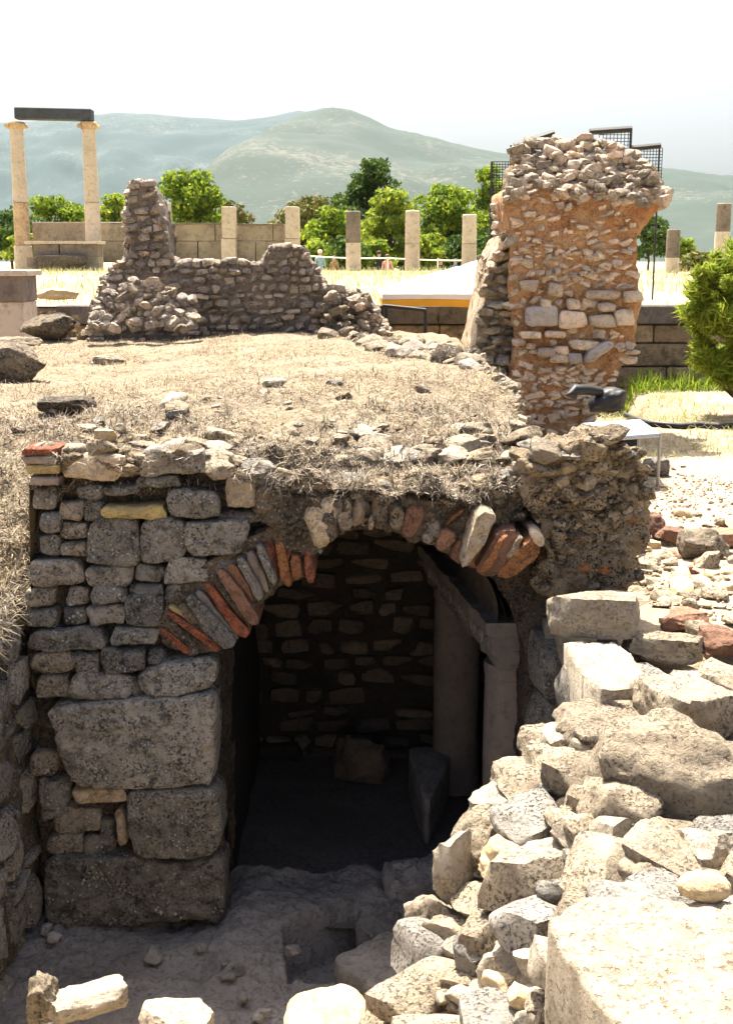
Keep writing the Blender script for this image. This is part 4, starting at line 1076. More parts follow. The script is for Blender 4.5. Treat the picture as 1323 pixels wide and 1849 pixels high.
b1b = scatter(60000, -1.6, 1.1, 5.195, 5.9, lambda x, y: mound_mesh_z(x, y), 23, lambda x, y: clump(x, y, 6, 24) * (y > y_start(x) - 0.02))
blades('dry_grass', b1b, 0.042, 0.0017, 0.3, M['twig'], 25, droop=0.6)
blades('dry_grass', b1, 0.058, 0.0020, 0.30, M['straw'], 2, droop=0.6)
b2 = scatter(165000, -4.0, 1.25, 5.2, 8.6, lambda x, y: mound_mesh_z(x, y), 3, lambda x, y: vis(x, y) * (y > y_start(x) - 0.02) * clump(x, y, 2.5, 9) * (0.18 + 0.82 * (1 - sstep(6.2, 8.0, y))), True)
blades('dead_scrub', b2, 0.055, 0.0018, 0.55, M['twig'], 4, droop=0.4)
b3 = scatter(20000, -2.6, -1.56, 4.2, 6.6, z_low, 5)
blades('dry_grass', b3, 0.10, 0.0017, 0.4, M['straw'], 6, droop=0.9)
# straw hanging over the broken front edge
rngh = np.random.RandomState(8)
hx = rngh.uniform(-1.45, 1.1, 5200); hpx = hx / 5.5 * F + CX
edge = np.interp(hpx, [60, 110, 370, 500, 600, 820, 920, 985, 1100, 1150], [822, 826, 832, 862, 890, 894, 866, 826, 796, 812]) + rngh.uniform(-10, 40, len(hx)) * rngh.uniform(0, 1, len(hx))
kp = rngh.uniform(0, 1, len(hx)) < np.clip(0.35 + 2.0 * fbm(np.stack([hx, 0 * hx, 0 * hx], 1), 5, 3, 44), 0.03, 1)
hpx, edge = hpx[kp], edge[kp]
hb = np.array([P(a, b, 5.24 + 0.05 * math.sin(a * 0.11))[:] for a, b in zip(hpx, edge)])
blades('hanging_straw', hb[::2], 0.06, 0.0015, 0.2, M['twig'], 9, droop=1.1)
hl = np.stack([rngh.uniform(-1.66, -1.56, 1500), rngh.uniform(4.3, 5.4, 1500), rngh.uniform(0.0, 0.14, 1500)], 1)
blades('hanging_straw', hl, 0.09, 0.0016, 0.1, M['twig'], 10, droop=1.2)
# yellow grass behind the table and on the terrace
b4 = scatter(36000, 1.6, 6.5, 8.6, 15.5, z_low, 11, lambda x, y: clump(x, y, 1.2, 14) * sstep(9.3, 10.4, y + 0.35 * np.sin(x * 4)))
blades('dry_grass', b4, 0.10, 0.0035, 0.6, M['greenstraw'], 12, droop=0.5)
b5 = scatter(22000, -16, 16, 16.2, 46, z_far, 13, lambda x, y: clump(x, y, 0.4, 15) * (np.abs(x) < 0.36 * y + 1))
blades('terrace_grass', b5, 0.20, 0.010, 0.9, M['greenstraw'], 14, droop=0.5)
b6 = scatter(2600, 2.8, 7.5, 15.0, 15.6, z_low, 16)
blades('wall_foot_grass', b6, 0.22, 0.006, 1.0, M['pine'], 17, droop=0.4)

# ------------------------------------------------------------------ stones lying on the mound
def on_top(name, px, py, size, mk, seed, label, cat='rock', **kw):
    p = hit(px, py); return hero(name, seed, p + Vector((0, size[1] * 0.3, 0)), size, mk, label, cat, **kw)
on_top('boulder', 85, 616, (0.60, 0.42, 0.30), 'core', 901, 'big dark boulder with pale cap at the back left of the mound', 'boulder', k=0.45)
on_top('boulder', 15, 690, (0.5, 0.4, 0.3), 'core', 902, 'dark boulder cut off by the left edge on the mound', 'boulder', k=0.4)
on_top('slab', 188, 612, (0.50, 0.3, 0.10), 'core', 903, 'flat dark slab on the mound right of the big dark boulder', 'stone slab', k=0.25)
on_top('rock', 300, 605, (0.36, 0.3, 0.14), 'ruin', 904, 'brownish rock on the mound in front of the rubble heap', k=0.5)
on_top('rock', 196, 658, (0.28, 0.18, 0.09), 'palerub', 905, 'pointed grey stone alone in the straw, left part of the mound', k=0.4)
on_top('rock', 495, 700, (0.16, 0.14, 0.06), 'pale', 906, 'small pale stone in the middle of the straw', k=0.4)
on_top('slab', 118, 745, (0.34, 0.25, 0.09), 'core', 907, 'dark low slab half buried near the front left of the mound', 'stone slab', k=0.35)
on_top('rock', 190, 800, (0.11, 0.09, 0.07), 'sand', 908, 'yellowish broken tile on the front edge of the mound', k=0.3)
on_top('rock', 218, 786, (0.06, 0.05, 0.06), 'pale', 909, 'small white stone next to the yellowish broken tile', k=0.6)
on_top('rock', 100, 540, (0.55, 0.35, 0.16), 'sand', 910, 'long ochre rock lying in front of the stone base at far left', k=0.45)
on_top('rock', 15, 630, (0.6, 0.4, 0.12), 'palerub', 911, 'bright flat rock at the left edge beside the big dark boulder', k=0.4)
on_top('rock', 330, 838, (0.20, 0.12, 0.07), 'wall', 912, 'grey pointed stone perched on the front edge over the left pier', k=0.4)
on_top('rock', 1100, 815, (0.22, 0.2, 0.07), 'palerub', 913, 'pale rough lump on top of the conglomerate mass', k=0.55)
st = tube_mesh('dry_stick', [P(500, 848, 5.2), P(522, 854, 5.19), P(552, 858, 5.2)], [0.004, 0.0035, 0.002], M['plaster'], 6)
single('dry_stick', st, 'thin bleached stick lying over the crown of the arch', 'stick')
edge_st = thing('edge_rubble', 'half-buried stones in the dry scrub along the front of the mound', 'rubble', hit(500, 780))
r7 = random.Random(26)
for i in range(130):
    x, y = r7.uniform(40, 1020), 835 - abs(r7.gauss(0, 50)); q = hit(x, y)
    s = r7.choice([.03, .04, .05, .07, .10, .14])
    stone(edge_st, 'rock', r7.choice(['palerub', 'wall', 'conglom', 'pale']), q + Vector((0, 0, 0.005)), (s * r7.uniform(1.1, 1.9), s, s * r7.uniform(.4, .7)), r7.uniform(-.3, .3), r7.uniform(-.3, .3), r7.uniform(0, 6), rng=r7)
heap = thing('rubble_heap', 'heap of loose limestone rubble along the back of the mound', 'rubble', hit(600, 610))
r6 = random.Random(16)
def heap_stone(x, y, s, mk, lift=0.0, Y=None):
    q = hit(x, y) if Y is None else P(x, y, Y)
    stone(heap, 'rock', mk, q + Vector((0, 0, lift)), (s * r6.uniform(1, 1.6), s * r6.uniform(.8, 1.2), s * r6.uniform(.6, 1)), r6.uniform(-.5, .5), r6.uniform(-.5, .5), r6.uniform(0, 6), rng=r6)
for i in range(170):                          # between the mound and the tower
    x = r6.uniform(560, 930)
    yb = np.interp(x, [560, 640, 700, 800, 870, 930], [600, 618, 640, 655, 668, 710])
    heap_stone(x, yb - abs(r6.gauss(0, 14)), r6.choice([.05, .07, .09, .13, .2] if x < 860 else [.05, .07, .09]), r6.choice(['palerub', 'ruin', 'palerub', 'core'] if x < 860 else ['palerub', 'ruin']))
for i in range(150):                          # below the stump, left
    x = r6.uniform(165, 350); f = r6.random()
    yb = 592 - f * np.interp(x, [165, 240, 350], [40, 95, 50])
    heap_stone(x, yb, r6.choice([.05, .07, .09, .12]), r6.choice(['palerub', 'ruin', 'ruin']), Y=12.2 - 0.2 * (1 - f) - 0.3)
for i in range(60):
    heap_stone(r6.uniform(0, 340), r6.uniform(560, 612), r6.choice([.05, .08, .12]), r6.choice(['palerub', 'ruin']))
for i in range(60):
    heap_stone(r6.uniform(930, 1010), r6.uniform(700, 790), r6.choice([.04, .06, .09]), r6.choice(['palerub', 'towertop']))

# ------------------------------------------------------------------ the tall masonry pier
YT = 11.0
tower = thing('masonry_pier', 'tall broken pier of rubble and orange mortar standing right of the mound', 'ruin', P(1040, 740, YT + 0.5))
TW = [(925, 790), (918, 700), (930, 640), (922, 520), (922, 430), (914, 372), (912, 345), (940, 330), (1020, 335), (1090, 345), (1190, 340), (1200, 352), (1186, 380), (1160, 410), (1150, 430), (1152, 520), (1160, 545), (1152, 590), (1146, 632),
      (1120, 664), (1098, 690), (1080, 740), (1060, 800)]
solid_part('mortar_core', core_mesh('mortar_core', [(px_poly(TW, YT), YT + 0.02, 12.25)], 0.03, 0.05, 3.0, 'towercore', 25, 0.025), tower)
TL = [(935, 780), (890, 760), (872, 690), (852, 640), (866, 580), (878, 520), (884, 470), (905, 430), (930, 420)]
solid_part('side_core', core_mesh('side_core', [(px_poly(TL, 11.25), 11.24, 12.6)], 0.03, 0.04, 3.0, 'sidecore', 26, 0.02), tower)
TOPP = [(914, 350), (924, 300), (932, 268), (962, 252), (1002, 243), (1062, 243), (1130, 262), (1180, 300), (1196, 345)]
solid_part('top_core', core_mesh('top_core', [(px_poly([(x, y + 30) for x, y in TOPP], YT + 0.3), YT + 0.35, 12.1)], 0.03, 0.06, 4.0, 'sidecore', 27, 0.03), tower)
TH = [((946, 553, 1008, 592), 'marble'), ((1010, 562, 1060, 592), 'towerst'), ((1064, 568, 1112, 592), 'towerst'), ((1112, 558, 1146, 592), 'towerst'), ((1060, 524, 1124, 542), 'towerst'), ((1126, 526, 1164, 546), 'towerst'),
      ((990, 512, 1016, 536), 'towerst'), ((1024, 540, 1046, 560), 'towerst'), ((1030, 616, 1080, 634), 'towerst'), ((970, 630, 1006, 645), 'towerst'), ((1004, 624, 1028, 640), 'towerst'), ((995, 641, 1028, 656), 'towerst'), ((1026, 638, 1052, 658), 'marble'),
      ((940, 505, 972, 526), 'towerst'), ((976, 540, 996, 558), 'towerst'), ((1080, 548, 1112, 564), 'towerst'), ((940, 600, 980, 612), 'towerst'), ((985, 598, 1020, 610), 'towerst')]
rt = random.Random(18)
skip = []
for i, (b, mk) in enumerate(TH):
    face_stone(bbox_pts(b, rt), YT, mk, tower, depth=0.2, proud=0.07, seed=950 + i, bulge=0.012, bev=0.015, rough=0.012, spacing=0.03)
    a, c = P(b[0], b[3], YT), P(b[2], b[1], YT); skip.append((a.x, a.z, c.x, c.z))
face_stone([(1050, 655), (1062, 632), (1098, 614), (1112, 622), (1090, 640), (1066, 656)], YT, 'marble', tower, depth=0.2, proud=0.09, seed=980, rough=0.012, spacing=0.03)
a, c = P(1050, 656, YT), P(1112, 614, YT); skip.append((a.x, a.z, c.x, c.z))
TWp = px_poly([(x, y) for x, y in TW], YT)
zb = lambda y: P(1040, y, YT).z
rh_t = lambda v: (0.04, 0.075) if v > zb(500) else (0.05, 0.11)
rw_t = lambda v: (0.06, 0.14) if v > zb(500) else (0.08, 0.22)
fill_t = lambda v: 0.5 if v > zb(430) else (0.85 if v > zb(500) else 1.0)
pack(tower, TWp, (0, YT, 0), XA, ZA, (0, -1, 0), rh_t, rw_t, ['towerst'], 0.16, (-0.01, 0.04), fill_t, 0.10, seed=61, skip=skip, rot=0.25, kind='flat', wob=0.3)
pack(tower, px_poly([(930, 790), (930, 440), (1145, 440), (1150, 600), (1090, 690), (1060, 740)], YT), (0, YT, 0), XA, ZA, (0, -1, 0), (0.05, 0.09), (0.06, 0.15), ['towerst'], 0.12, (-0.02, 0.03), 0.85, 0.05, seed=66, skip=skip, rot=0.4, kind='rock', wob=0.5)
TLp = px_poly(TL, 11.2)
pack(tower, TLp, (0, 11.16, 0), XA, ZA, (0, -1, 0), (0.06, 0.13), (0.08, 0.2), ['towertop', 'palerub'], 0.16, (0.0, 0.06), 0.95, 0.15, seed=62, kind='rock', rot=0.3)
seg = P(905, 600, 11.2)
pack(tower, [(11.2, zb(770)), (12.5, zb(770)), (12.5, zb(450)), (11.2, zb(450))], (P(884, 560, 11.25).x, 0, 0), (0, 1, 0), ZA, (-1, 0, 0), (0.07, 0.14), (0.1, 0.24), ['towertop', 'palerub'], 0.16, (-0.02, 0.05), 0.95, 0.15, seed=63, kind='rock', rot=0.2)
pack(tower, [(11.05, zb(450)), (12.2, zb(450)), (12.2, zb(345)), (11.05, zb(345))], (P(914, 400, 11.0).x, 0, 0), (0, 1, 0), ZA, (-1, 0, 0), (0.07, 0.14), (0.1, 0.24), ['towertop', 'towerst'], 0.16, (-0.02, 0.05), 0.9, 0.15, seed=64, kind='rock', rot=0.2)
for i in range(620):                          # rubble crown
    x, y = rt.uniform(908, 1208), rt.uniform(240, 362)
    if not inside(TOPP + [(1208, 352), (1190, 362), (1090, 356), (1000, 350), (912, 356)], x, y): continue
    f = (352 - y) / 110.0
    s = rt.choice([.04, .05, .07, .09, .12])
    q = P(x, y + 6, YT - 0.02 + 0.42 * max(0, f) ** 1.3 + rt.uniform(0, 0.10))
    stone(tower, 'flat' if rt.random() < 0.6 else 'rock', rt.choice(['towertop', 'towertop', 'palerub', 'towerst']), q, (s * rt.uniform(1, 1.7), s * 1.1, s * rt.uniform(.55, .95)), rt.uniform(-.4, .4), rt.uniform(-.4, .4), rt.uniform(0, 6), rng=rt)
for i in range(60):                           # far side of the crown
    s = rt.choice([.08, .12, .16]); x = rt.uniform(935, 1180)
    stone(tower, 'rock', 'towertop', P(x, np.interp(x, [930, 1000, 1130, 1185], [285, 262, 275, 320]) + 22, 0 + rt.uniform(11.5, 12.2)), (s * 1.4, s * 1.2, s * .8), 0.2, 0.1, rt.uniform(0, 6), rng=rt)
stone(tower, 'rock', 'towertop', P(1190, 358, YT + 0.1), (0.18, 0.2, 0.24), 0.3, 0.5, 1.0, rng=rt)
stone(tower, 'mason', 'palerub', P(866, 600, 11.3), (0.13, 0.2, 0.62), 0.0, 0.10, 0.2, rng=rt)

# ------------------------------------------------------------------ ruined wall behind the mound
YR = 12.5
ruin = thing('ruined_wall', 'low ruined rubble wall with a narrow upright stump behind the mound', 'wall', P(420, 600, YR + 0.3))
RW = [(160, 620), (178, 520), (205, 480), (232, 462), (230, 400), (233, 340), (248, 322), (272, 330), (288, 375), (300, 430), (306, 462), (330, 472), (400, 470), (470, 474), (488, 444), (515, 438), (548, 448), (566, 480), (585, 516), (630, 520), (660, 530), (684, 566), (710, 620)]
solid_part('rubble_core', core_mesh('rubble_core', [(px_poly([(x, y + 3) for x, y in RW], YR), YR + 0.01, YR + 0.55)], 0.03, 0.04, 3.5, 'ruincore', 35, 0.02), ruin)
RWp = px_poly(RW, YR)
pack(ruin, RWp, (0, YR, 0), XA, ZA, (0, -1, 0), (0.05, 0.11), (0.07, 0.18), ['ruin', 'ruin', 'palerub'], 0.14, (0.0, 0.045), 1.0, 0.06, seed=71, rot=0.12, kind='flat', wob=0.2)
rr = random.Random(19)
for i in range(len(RW) - 1):
    (xa, ya), (xb, yb) = RW[i], RW[i + 1]
    L = math.hypot(xb - xa, yb - ya)
    for k in range(int(L / 3.0)):
        t = rr.random(); s = rr.choice([.04, .05, .07, .09])
        q = P(xa + (xb - xa) * t, ya + (yb - ya) * t + 4, YR + rr.uniform(-0.02, 0.4))
        stone(ruin, 'rock', rr.choice(['palerub', 'ruin', 'ruin']), q, (s * rr.uniform(1, 1.6), s, s * rr.uniform(.6, 1)), rr.uniform(-.4, .4), rr.uniform(-.4, .4), rr.uniform(0, 6), rng=rr)
for i in range(70):                           # tumbled right end
    x = rr.uniform(560, 700); y = rr.uniform(np.interp(x, [560, 640, 700], [510, 525, 590]), 610); s = rr.choice([.05, .08, .11])
    stone(ruin, 'rock', rr.choice(['palerub', 'ruin']), P(x, y, YR - rr.uniform(0, 0.25)), (s * 1.4, s, s * .8), rr.uniform(-.4, .4), rr.uniform(-.4, .4), rr.uniform(0, 6), rng=rr)

# ------------------------------------------------------------------ terrace wall
YW = 15.8
tw = thing('terrace_wall', 'weathered retaining wall of squared blocks below the terrace', 'wall', (3.0, YW, -0.8))
bm = bmesh.new(); bm_box(bm, (2.0, YW + 0.42, 0.05), (26, 0.6, 1.9)); solid_part('wall_core', from_bm('wall_core', bm, [M['ruincore']]), tw)
rw5 = random.Random(20)
for (z0, z1, mk, pr) in ((0.80, 1.04, 'terrcap', 0.07), (0.56, 0.79, 'terrwall', 0.0), (0.26, 0.55, 'terrwall', 0.02), (-0.02, 0.25, 'terrwall', 0.0), (-0.9, -0.03, 'terrwall', 0.03)):
    x = -10.5
    while x < 14.5:
        w = rw5.uniform(0.5, 1.1)
        if -4.8 < x < 13.5:
            bm = bmesh.new(); bm_box(bm, (x + w / 2, YW + 0.16 - pr - rw5.uniform(0, 0.03), (z0 + z1) / 2), (w - 0.012, 0.3, z1 - z0 - 0.008)); bm_bevel(bm, 0.015, 1)
            solid_part('coping_block' if mk == 'terrcap' else 'block', from_bm('block', bm, [M[mk]]), tw)
        x += w

# podium with pale coping at the far left
pod = thing('stone_podium', 'dark stone podium with pale coping at the far left', 'podium', P(20, 570, 14.0))
for i, (x0, x1) in enumerate(((-80, -22), (-21, 44))):
    a, b = P(x0, 498, 13.8), P(x1, 545, 13.8)
    solid_part('block', box_mesh('block', ((a.x + b.x) / 2, 14.1, (a.z + b.z) / 2), (b.x - a.x - 0.01, 0.6, a.z - b.z), M['coldark'], 0.015), pod)
a, b = P(-80, 489, 13.8), P(50, 498, 13.8)
solid_part('coping', box_mesh('coping', ((a.x + b.x) / 2, 14.1, (a.z + b.z) / 2 + 0.002), (b.x - a.x, 0.68, a.z - b.z + 0.01), M['colpale'], 0.012), pod)
a, b = P(-80, 545, 13.8), P(46, 640, 13.8)
solid_part('footing', box_mesh('footing', ((a.x + b.x) / 2, 14.12, (a.z + b.z) / 2 - 0.003), (b.x - a.x, 0.6, a.z - b.z), M['colpale'], 0.012), pod)

# ------------------------------------------------------------------ the stoa: tall columns, lintel, wall, stumps
def px_box(name, x0, y0, x1, y1, Y, d, mat, parent, bev=0.02):
    a, b = P(x0, y0, Y), P(x1, y1, Y)
    return solid_part(name, box_mesh(name, ((a.x + b.x) / 2, Y + d / 2, (a.z + b.z) / 2), (b.x - a.x, d, a.z - b.z), mat, bev), parent)
YS = 47.0
def tall_column(x, mat, mat2, label):
    a, b = P(x, 232, YS), P(x, 496, YS)
    h = a.z - b.z; r = 0.285
    c = thing('tall_column', label, 'column', (b.x, YS + 0.3, b.z), 'tall columns carrying the dark lintel')
    T = Matrix.Translation((b.x, YS + 0.3, b.z))
    put('base', lathe_mesh('base', [(r * 1.18, 0), (r * 1.18, 1.05), (r * 1.02, 1.08)], M['colpale'], 24), c, T)
    put('lower_drum', lathe_mesh('lower_drum', [(r * 1.04, 1.082), (r * 1.0, h * 0.5)], mat, 24, 0.02, 3), c, T)
    put('upper_drum', lathe_mesh('upper_drum', [(r * 0.99, h * 0.503), (r * 0.86, h - 0.02)], mat2, 24, 0.02, 5), c, T)
    cap = put('capital', lathe_mesh('capital', [(r * 0.88, h - 0.018), (r * 0.95, h + 0.06), (r * 1.1, h + 0.14), (r * 1.12, h + 0.22), (r * 1.0, h + 0.26)], M['colwarm'], 24, 0.08, 7), c, T)
    for s in (-1, 1):
        vo = lathe_mesh('volute', [(0.02, -0.25), (0.08, -0.24), (0.085, 0.24), (0.02, 0.25)], M['colwarm'], 12)
        put('volute', vo, cap, Matrix.Translation((b.x + s * r * 1.05, YS + 0.3, b.z + h + 0.10)) @ Matrix.Rotation(math.pi / 2, 4, 'X'))
tall_column(41, M['colwarm'], M['colpale'], 'left tall weathered column under the dark lintel')
tall_column(169, M['colpale'], M['colpale'], 'right tall pale column under the dark lintel')
bmx = bmesh.new()
a, b = P(25, 196, YS), P(165, 217, YS)
bm_box(bmx, ((a.x + b.x) / 2, YS + 0.3, (a.z + b.z) / 2 + 0.03), (b.x - a.x, 0.55, a.z - b.z), Matrix.Rotation(math.radians(1.2), 3, 'Y')); bm_bevel(bmx, 0.03)
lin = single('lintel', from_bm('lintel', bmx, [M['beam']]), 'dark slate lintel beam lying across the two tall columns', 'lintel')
bas = thing('stone_bench', 'weathered stone base of blocks between the two tall columns', 'stone base', P(112, 500, 45.5))
px_box('block', 60, 441, 107, 464, 45.5, 0.8, M['coldark'], bas); px_box('block', 108, 441, 178, 464, 45.5, 0.8, M['coldark'], bas)
px_box('coping', 44, 435, 181, 440.5, 45.4, 1.0, M['colpale'], bas); px_box('block', 48, 464.5, 180, 492, 45.55, 0.8, M['stoa'], bas)
px_box('step', 70, 493, 185, 515, 44.0, 0.9, M['colpale'], bas); px_box('step', 50, 516, 190, 545, 43.5, 0.9, M['stoa'], bas)
lump = P(110, 483, 45.2); hero('rock', 930, lump, (2.0, 0.5, 0.5), 'core', 'long dark eroded stone set in the base between the tall columns', 'rock', k=0.4)
sw = thing('stoa_wall', 'low wall of large pale blocks behind the ruins on the left', 'wall', P(300, 475, 48))
rs = random.Random(22)
for (y0, y1, off) in ((401, 435, 0), (435.6, 474, 0.5)):
    x = 58 + off * 40
    while x < 518:
        w = rs.uniform(60, 110); x1 = min(x + w, 520)
        px_box('block', x, y0 + (3 if x > 180 and y0 < 410 else 0) + (2 if x > 420 and y0 < 410 else 0), x1 - 0.5, y1, 48 - rs.uniform(0, .04), 0.6, M['stoa'], sw, 0.03)
        x = x1
px_box('coping', 200, 402, 232, 405, 47.9, 0.7, M['coldark'], sw, 0.01); px_box('coping', 306, 402.5, 401, 405.5, 47.9, 0.7, M['coldark'], sw, 0.01); px_box('coping', 427, 404, 512, 407, 47.9, 0.7, M['coldark'], sw, 0.01)
def pilaster(x0, y0, x1, y1, label, split=None, Y=47.3):
    c = thing('pillar', label, 'pillar', P((x0 + x1) / 2, y1, Y), 'broken pillars of the stoa')
    d = (x1 - x0) * mpp(Y)
    if split:
        px_box('upper_shaft', x0 + 0.8, y0, x1 - 0.8, split - 0.3, Y, d, M['coldark'], c, 0.05); px_box('lower_shaft', x0, split, x1, y1, Y, d, M['colpale'], c, 0.04)
    else:
        s = y0 + (y1 - y0) * 0.55
        px_box('upper_shaft', x0 + 0.5, y0, x1 - 0.5, s - 0.2, Y, d, M['colpale'], c, 0.05); px_box('lower_shaft', x0, s, x1, y1, Y, d, M['colpale'], c, 0.04)
pilaster(290, 366, 309, 478, 'slim pale pillar partly hidden by the rubble stump')
pilaster(399, 373, 426, 478, 'pale pillar set in the middle of the low stoa wall')
pilaster(514, 373, 541, 478, 'pale pillar at the right end of the low stoa wall')
def stump(x, y0, y1, w, split, label, Y=47.0):
    a, b = P(x, y0, Y), P(x, y1, Y); h = a.z - b.z; r = w / 2 * mpp(Y)
    c = thing('column_stump', label, 'column', (b.x, Y, b.z), 'broken column stumps')
    T = Matrix.Translation((b.x, Y, b.z)); hs = P(x, split, Y).z - b.z
    put('lower_drum', lathe_mesh('lower_drum', [(r * 1.03, 0), (r, hs - 0.01)], M['colpale'], 24, 0.015, 2), c, T)
    dark = label.startswith('dark')
    put('upper_drum', lathe_mesh('upper_drum', [(r * 0.99, hs + 0.005), (r * 0.96, h - 0.03), (r * 0.85, h)], M['coldark'] if dark else M['colpale'], 24, 0.03, 4), c, T)
stump(638, 381, 494, 26, 438, 'dark-topped column stump, first to the right of the stoa wall')
stump(744, 380, 494, 26, 440, 'pale column stump between the people and the white tent')
stump(846, 387, 490, 26, 440, 'pale column stump just above the peak of the white tent')
stump(1211, 414, 508, 24, 465, 'dark-topped short column stump right of the tall pier', 40)
stump(1299, 367, 500, 26, 418, 'dark-topped tall column stump above the yellow-green bush', 42)

# white rope rail with posts and the visitors behind it
rail = thing('rope_rail', 'white rope barrier strung between posts behind the column stumps', 'barrier', P(700, 495, 49))
for i, (x0, y0, x1, y1) in enumerate(((556, 462, 700, 466), (700, 466, 880, 470))):
    pts = [P(x0 + (x1 - x0) * t, y0 + (y1 - y0) * t + 2 * math.sin(math.pi * t), 49) for t in np.linspace(0, 1, 9)]
    put('rope', tube_mesh('rope', pts, 0.028, M['rail'], 6), rail)
for x, y in ((556, 460), (700, 464), (790, 466), (880, 468)):
    put('post', tube_mesh('post', [P(x, y, 49), P(x, 497, 49)], 0.03, M['rail'], 8), rail)

# ------------------------------------------------------------------ visitors
def person(px, py_head, Y, height, shirt, trousers, hair, label, turn=0.0, stride=0.12, hat=None):
    head = P(px, py_head, Y)
    z0 = head.z - height
    h = height / 1.75
    J = {'pelvis': (0, 0, .95), 'spine': (0, .01, 1.15), 'chest': (0, .01, 1.35), 'neck': (0, 0, 1.50), 'skull': (0, -.015, 1.60), 'crown': (0, -.01, 1.70),
         'hipL': (.09, 0, .90), 'kneeL': (.10, -stride * .7, .50), 'ankL': (.10, -stride, .09), 'toeL': (.11, -stride - .13, .04),
         'hipR': (-.09, 0, .90), 'kneeR': (-.10, stride * .3, .50), 'ankR': (-.10, stride, .09), 'toeR': (-.11, stride - .13, .04),
         'shL': (.18, .01, 1.42), 'elL': (.24, .03, 1.14), 'wrL': (.22, -.10, .92), 'haL': (.21, -.14, .84), 'shR': (-.18, .01, 1.42), 'elR': (-.24, .03, 1.14), 'wrR': (-.21, -.14, 1.0), 'haR': (-.19, -.2, .94)}
    R = {'pelvis': .13, 'spine': .12, 'chest': .145, 'neck': .055, 'skull': .095, 'crown': .07, 'hip': .09, 'knee': .058, 'ank': .04, 'toe': .035, 'sh': .065, 'el': .043, 'wr': .03, 'ha': .034}
    names = list(J); E = [('pelvis', 'spine'), ('spine', 'chest'), ('chest', 'neck'), ('neck', 'skull'), ('skull', 'crown')]
    for sd in 'LR': E += [('pelvis', 'hip' + sd), ('hip' + sd, 'knee' + sd), ('knee' + sd, 'ank' + sd), ('ank' + sd, 'toe' + sd), ('chest', 'sh' + sd), ('sh' + sd, 'el' + sd), ('el' + sd, 'wr' + sd), ('wr' + sd, 'ha' + sd)]
    me = bpy.data.meshes.new('body')
    me.from_pydata([tuple(h * c for c in J[n]) for n in names], [(names.index(a), names.index(b)) for a, b in E], [])
    o = bpy.data.objects.new('body', me)
    md = o.modifiers.new('skin', 'SKIN')
    for i, n in enumerate(names):
        r = R.get(n) or R[n[:-1]]
        me.skin_vertices[0].data[i].radius = (r * h, r * h * (0.72 if n in ('chest', 'spine', 'pelvis') else 1.0))
    me.skin_vertices[0].data[0].use_root = True
    o.modifiers.new('sub', 'SUBSURF').levels = 2
    body = baked(o)
    body.materials.clear()
    for m in (M['skin'], plain_mat('shirt_cloth', shirt, 0.85), plain_mat('trouser_cloth', trousers, 0.85)): body.materials.append(m)
    for p in body.polygons:
        c = p.center / h
        p.use_smooth = True
        p.material_index = 0 if c.z > 1.47 or (c.z < 1.10 and abs(c.x) > .19) or c.z < .07 else (1 if c.z > .93 else 2)
    T = Matrix.Translation((head.x, Y, z0)) @ Matrix.Rotation(turn, 4, 'Z')
    b = tag(put('person', body, None, T), label, 'person', None)
    v, f = rock_verts(5, 6, 1.0, 0, 0.05)
    v = v * np.array((.215, .235, .20)) * h + np.array((0, .02, 1.685)) * h
    put('hat' if hat else 'hair', mesh_np('hair', v[:, :], f, [plain_mat('hat_cloth', hat, 0.9) if hat else hair]), b, T)
person(578, 452, 53.5, 1.72, (0.25, 0.36, 0.5), (0.5, 0.48, 0.42), M['hair'], 'visitor in a light blue shirt and pale hat behind the rope, farthest left', 0.5, hat=(0.6, 0.56, 0.48))
person(603, 462, 54.5, 1.60, (0.32, 0.18, 0.10), (0.10, 0.10, 0.12), M['hair'], 'visitor in a brown top half hidden by the dark-topped column stump', -0.6)
person(684, 454, 53.0, 1.74, (0.02, 0.02, 0.025), (0.05, 0.05, 0.06), M['hair'], 'visitor in black standing behind the rope beside a pink shirt', 0.2)
person(699, 460, 52.8, 1.62, (0.62, 0.30, 0.30), (0.45, 0.43, 0.42), plain_mat('auburn_hair', (0.16, 0.06, 0.03), 0.7), 'visitor in a pink shirt right beside the one in black', -0.3)
person(795, 468, 53.5, 1.55, (0.03, 0.03, 0.035), (0.4, 0.4, 0.4), M['hair'], 'short visitor in dark clothes right of the pale column stump', 0.9)
person(822, 468, 53.0, 1.58, (0.07, 0.14, 0.40), (0.12, 0.12, 0.14), M['hair'], 'visitor in a bright blue shirt near the peak of the tent', -0.9)

# ------------------------------------------------------------------ trees
def leaf_cloud(clumps, per, size, seed, aspect=1.8, shell=0.55):
    rng = np.random.RandomState(seed)
    V, k = [], 0
    for (c, r) in clumps:
        n = int(per * (r[0] * r[1] * r[2]) ** (2 / 3) / 1.0)
        d = rng.normal(size=(n, 3)); d /= np.linalg.norm(d, axis=1)[:, None]
        rad = rng.uniform(shell, 1.0, n)[:, None] * (1 + 0.22 * rng.rand(n) ** 3)[:, None]
        p = np.array(c) + d * rad * np.array(r)
        a = d + rng.normal(0, 0.6, (n, 3)); a /= np.linalg.norm(a, axis=1)[:, None]
        b = np.cross(a, rng.normal(size=(n, 3))); b /= np.linalg.norm(b, axis=1)[:, None]
        s = (size * rng.uniform(0.6, 1.4, n))[:, None]
        cc = np.cross(a, b)
        u, w = b * s * aspect * 0.5, cc * s * 0.5
        V.append(np.stack([p - u, p + w * 0.9, p + u, p - w * 0.9], 1))
    v = np.concatenate(V).reshape(-1, 3)
    f = np.arange(len(v)).reshape(-1, 4)
    return v, f
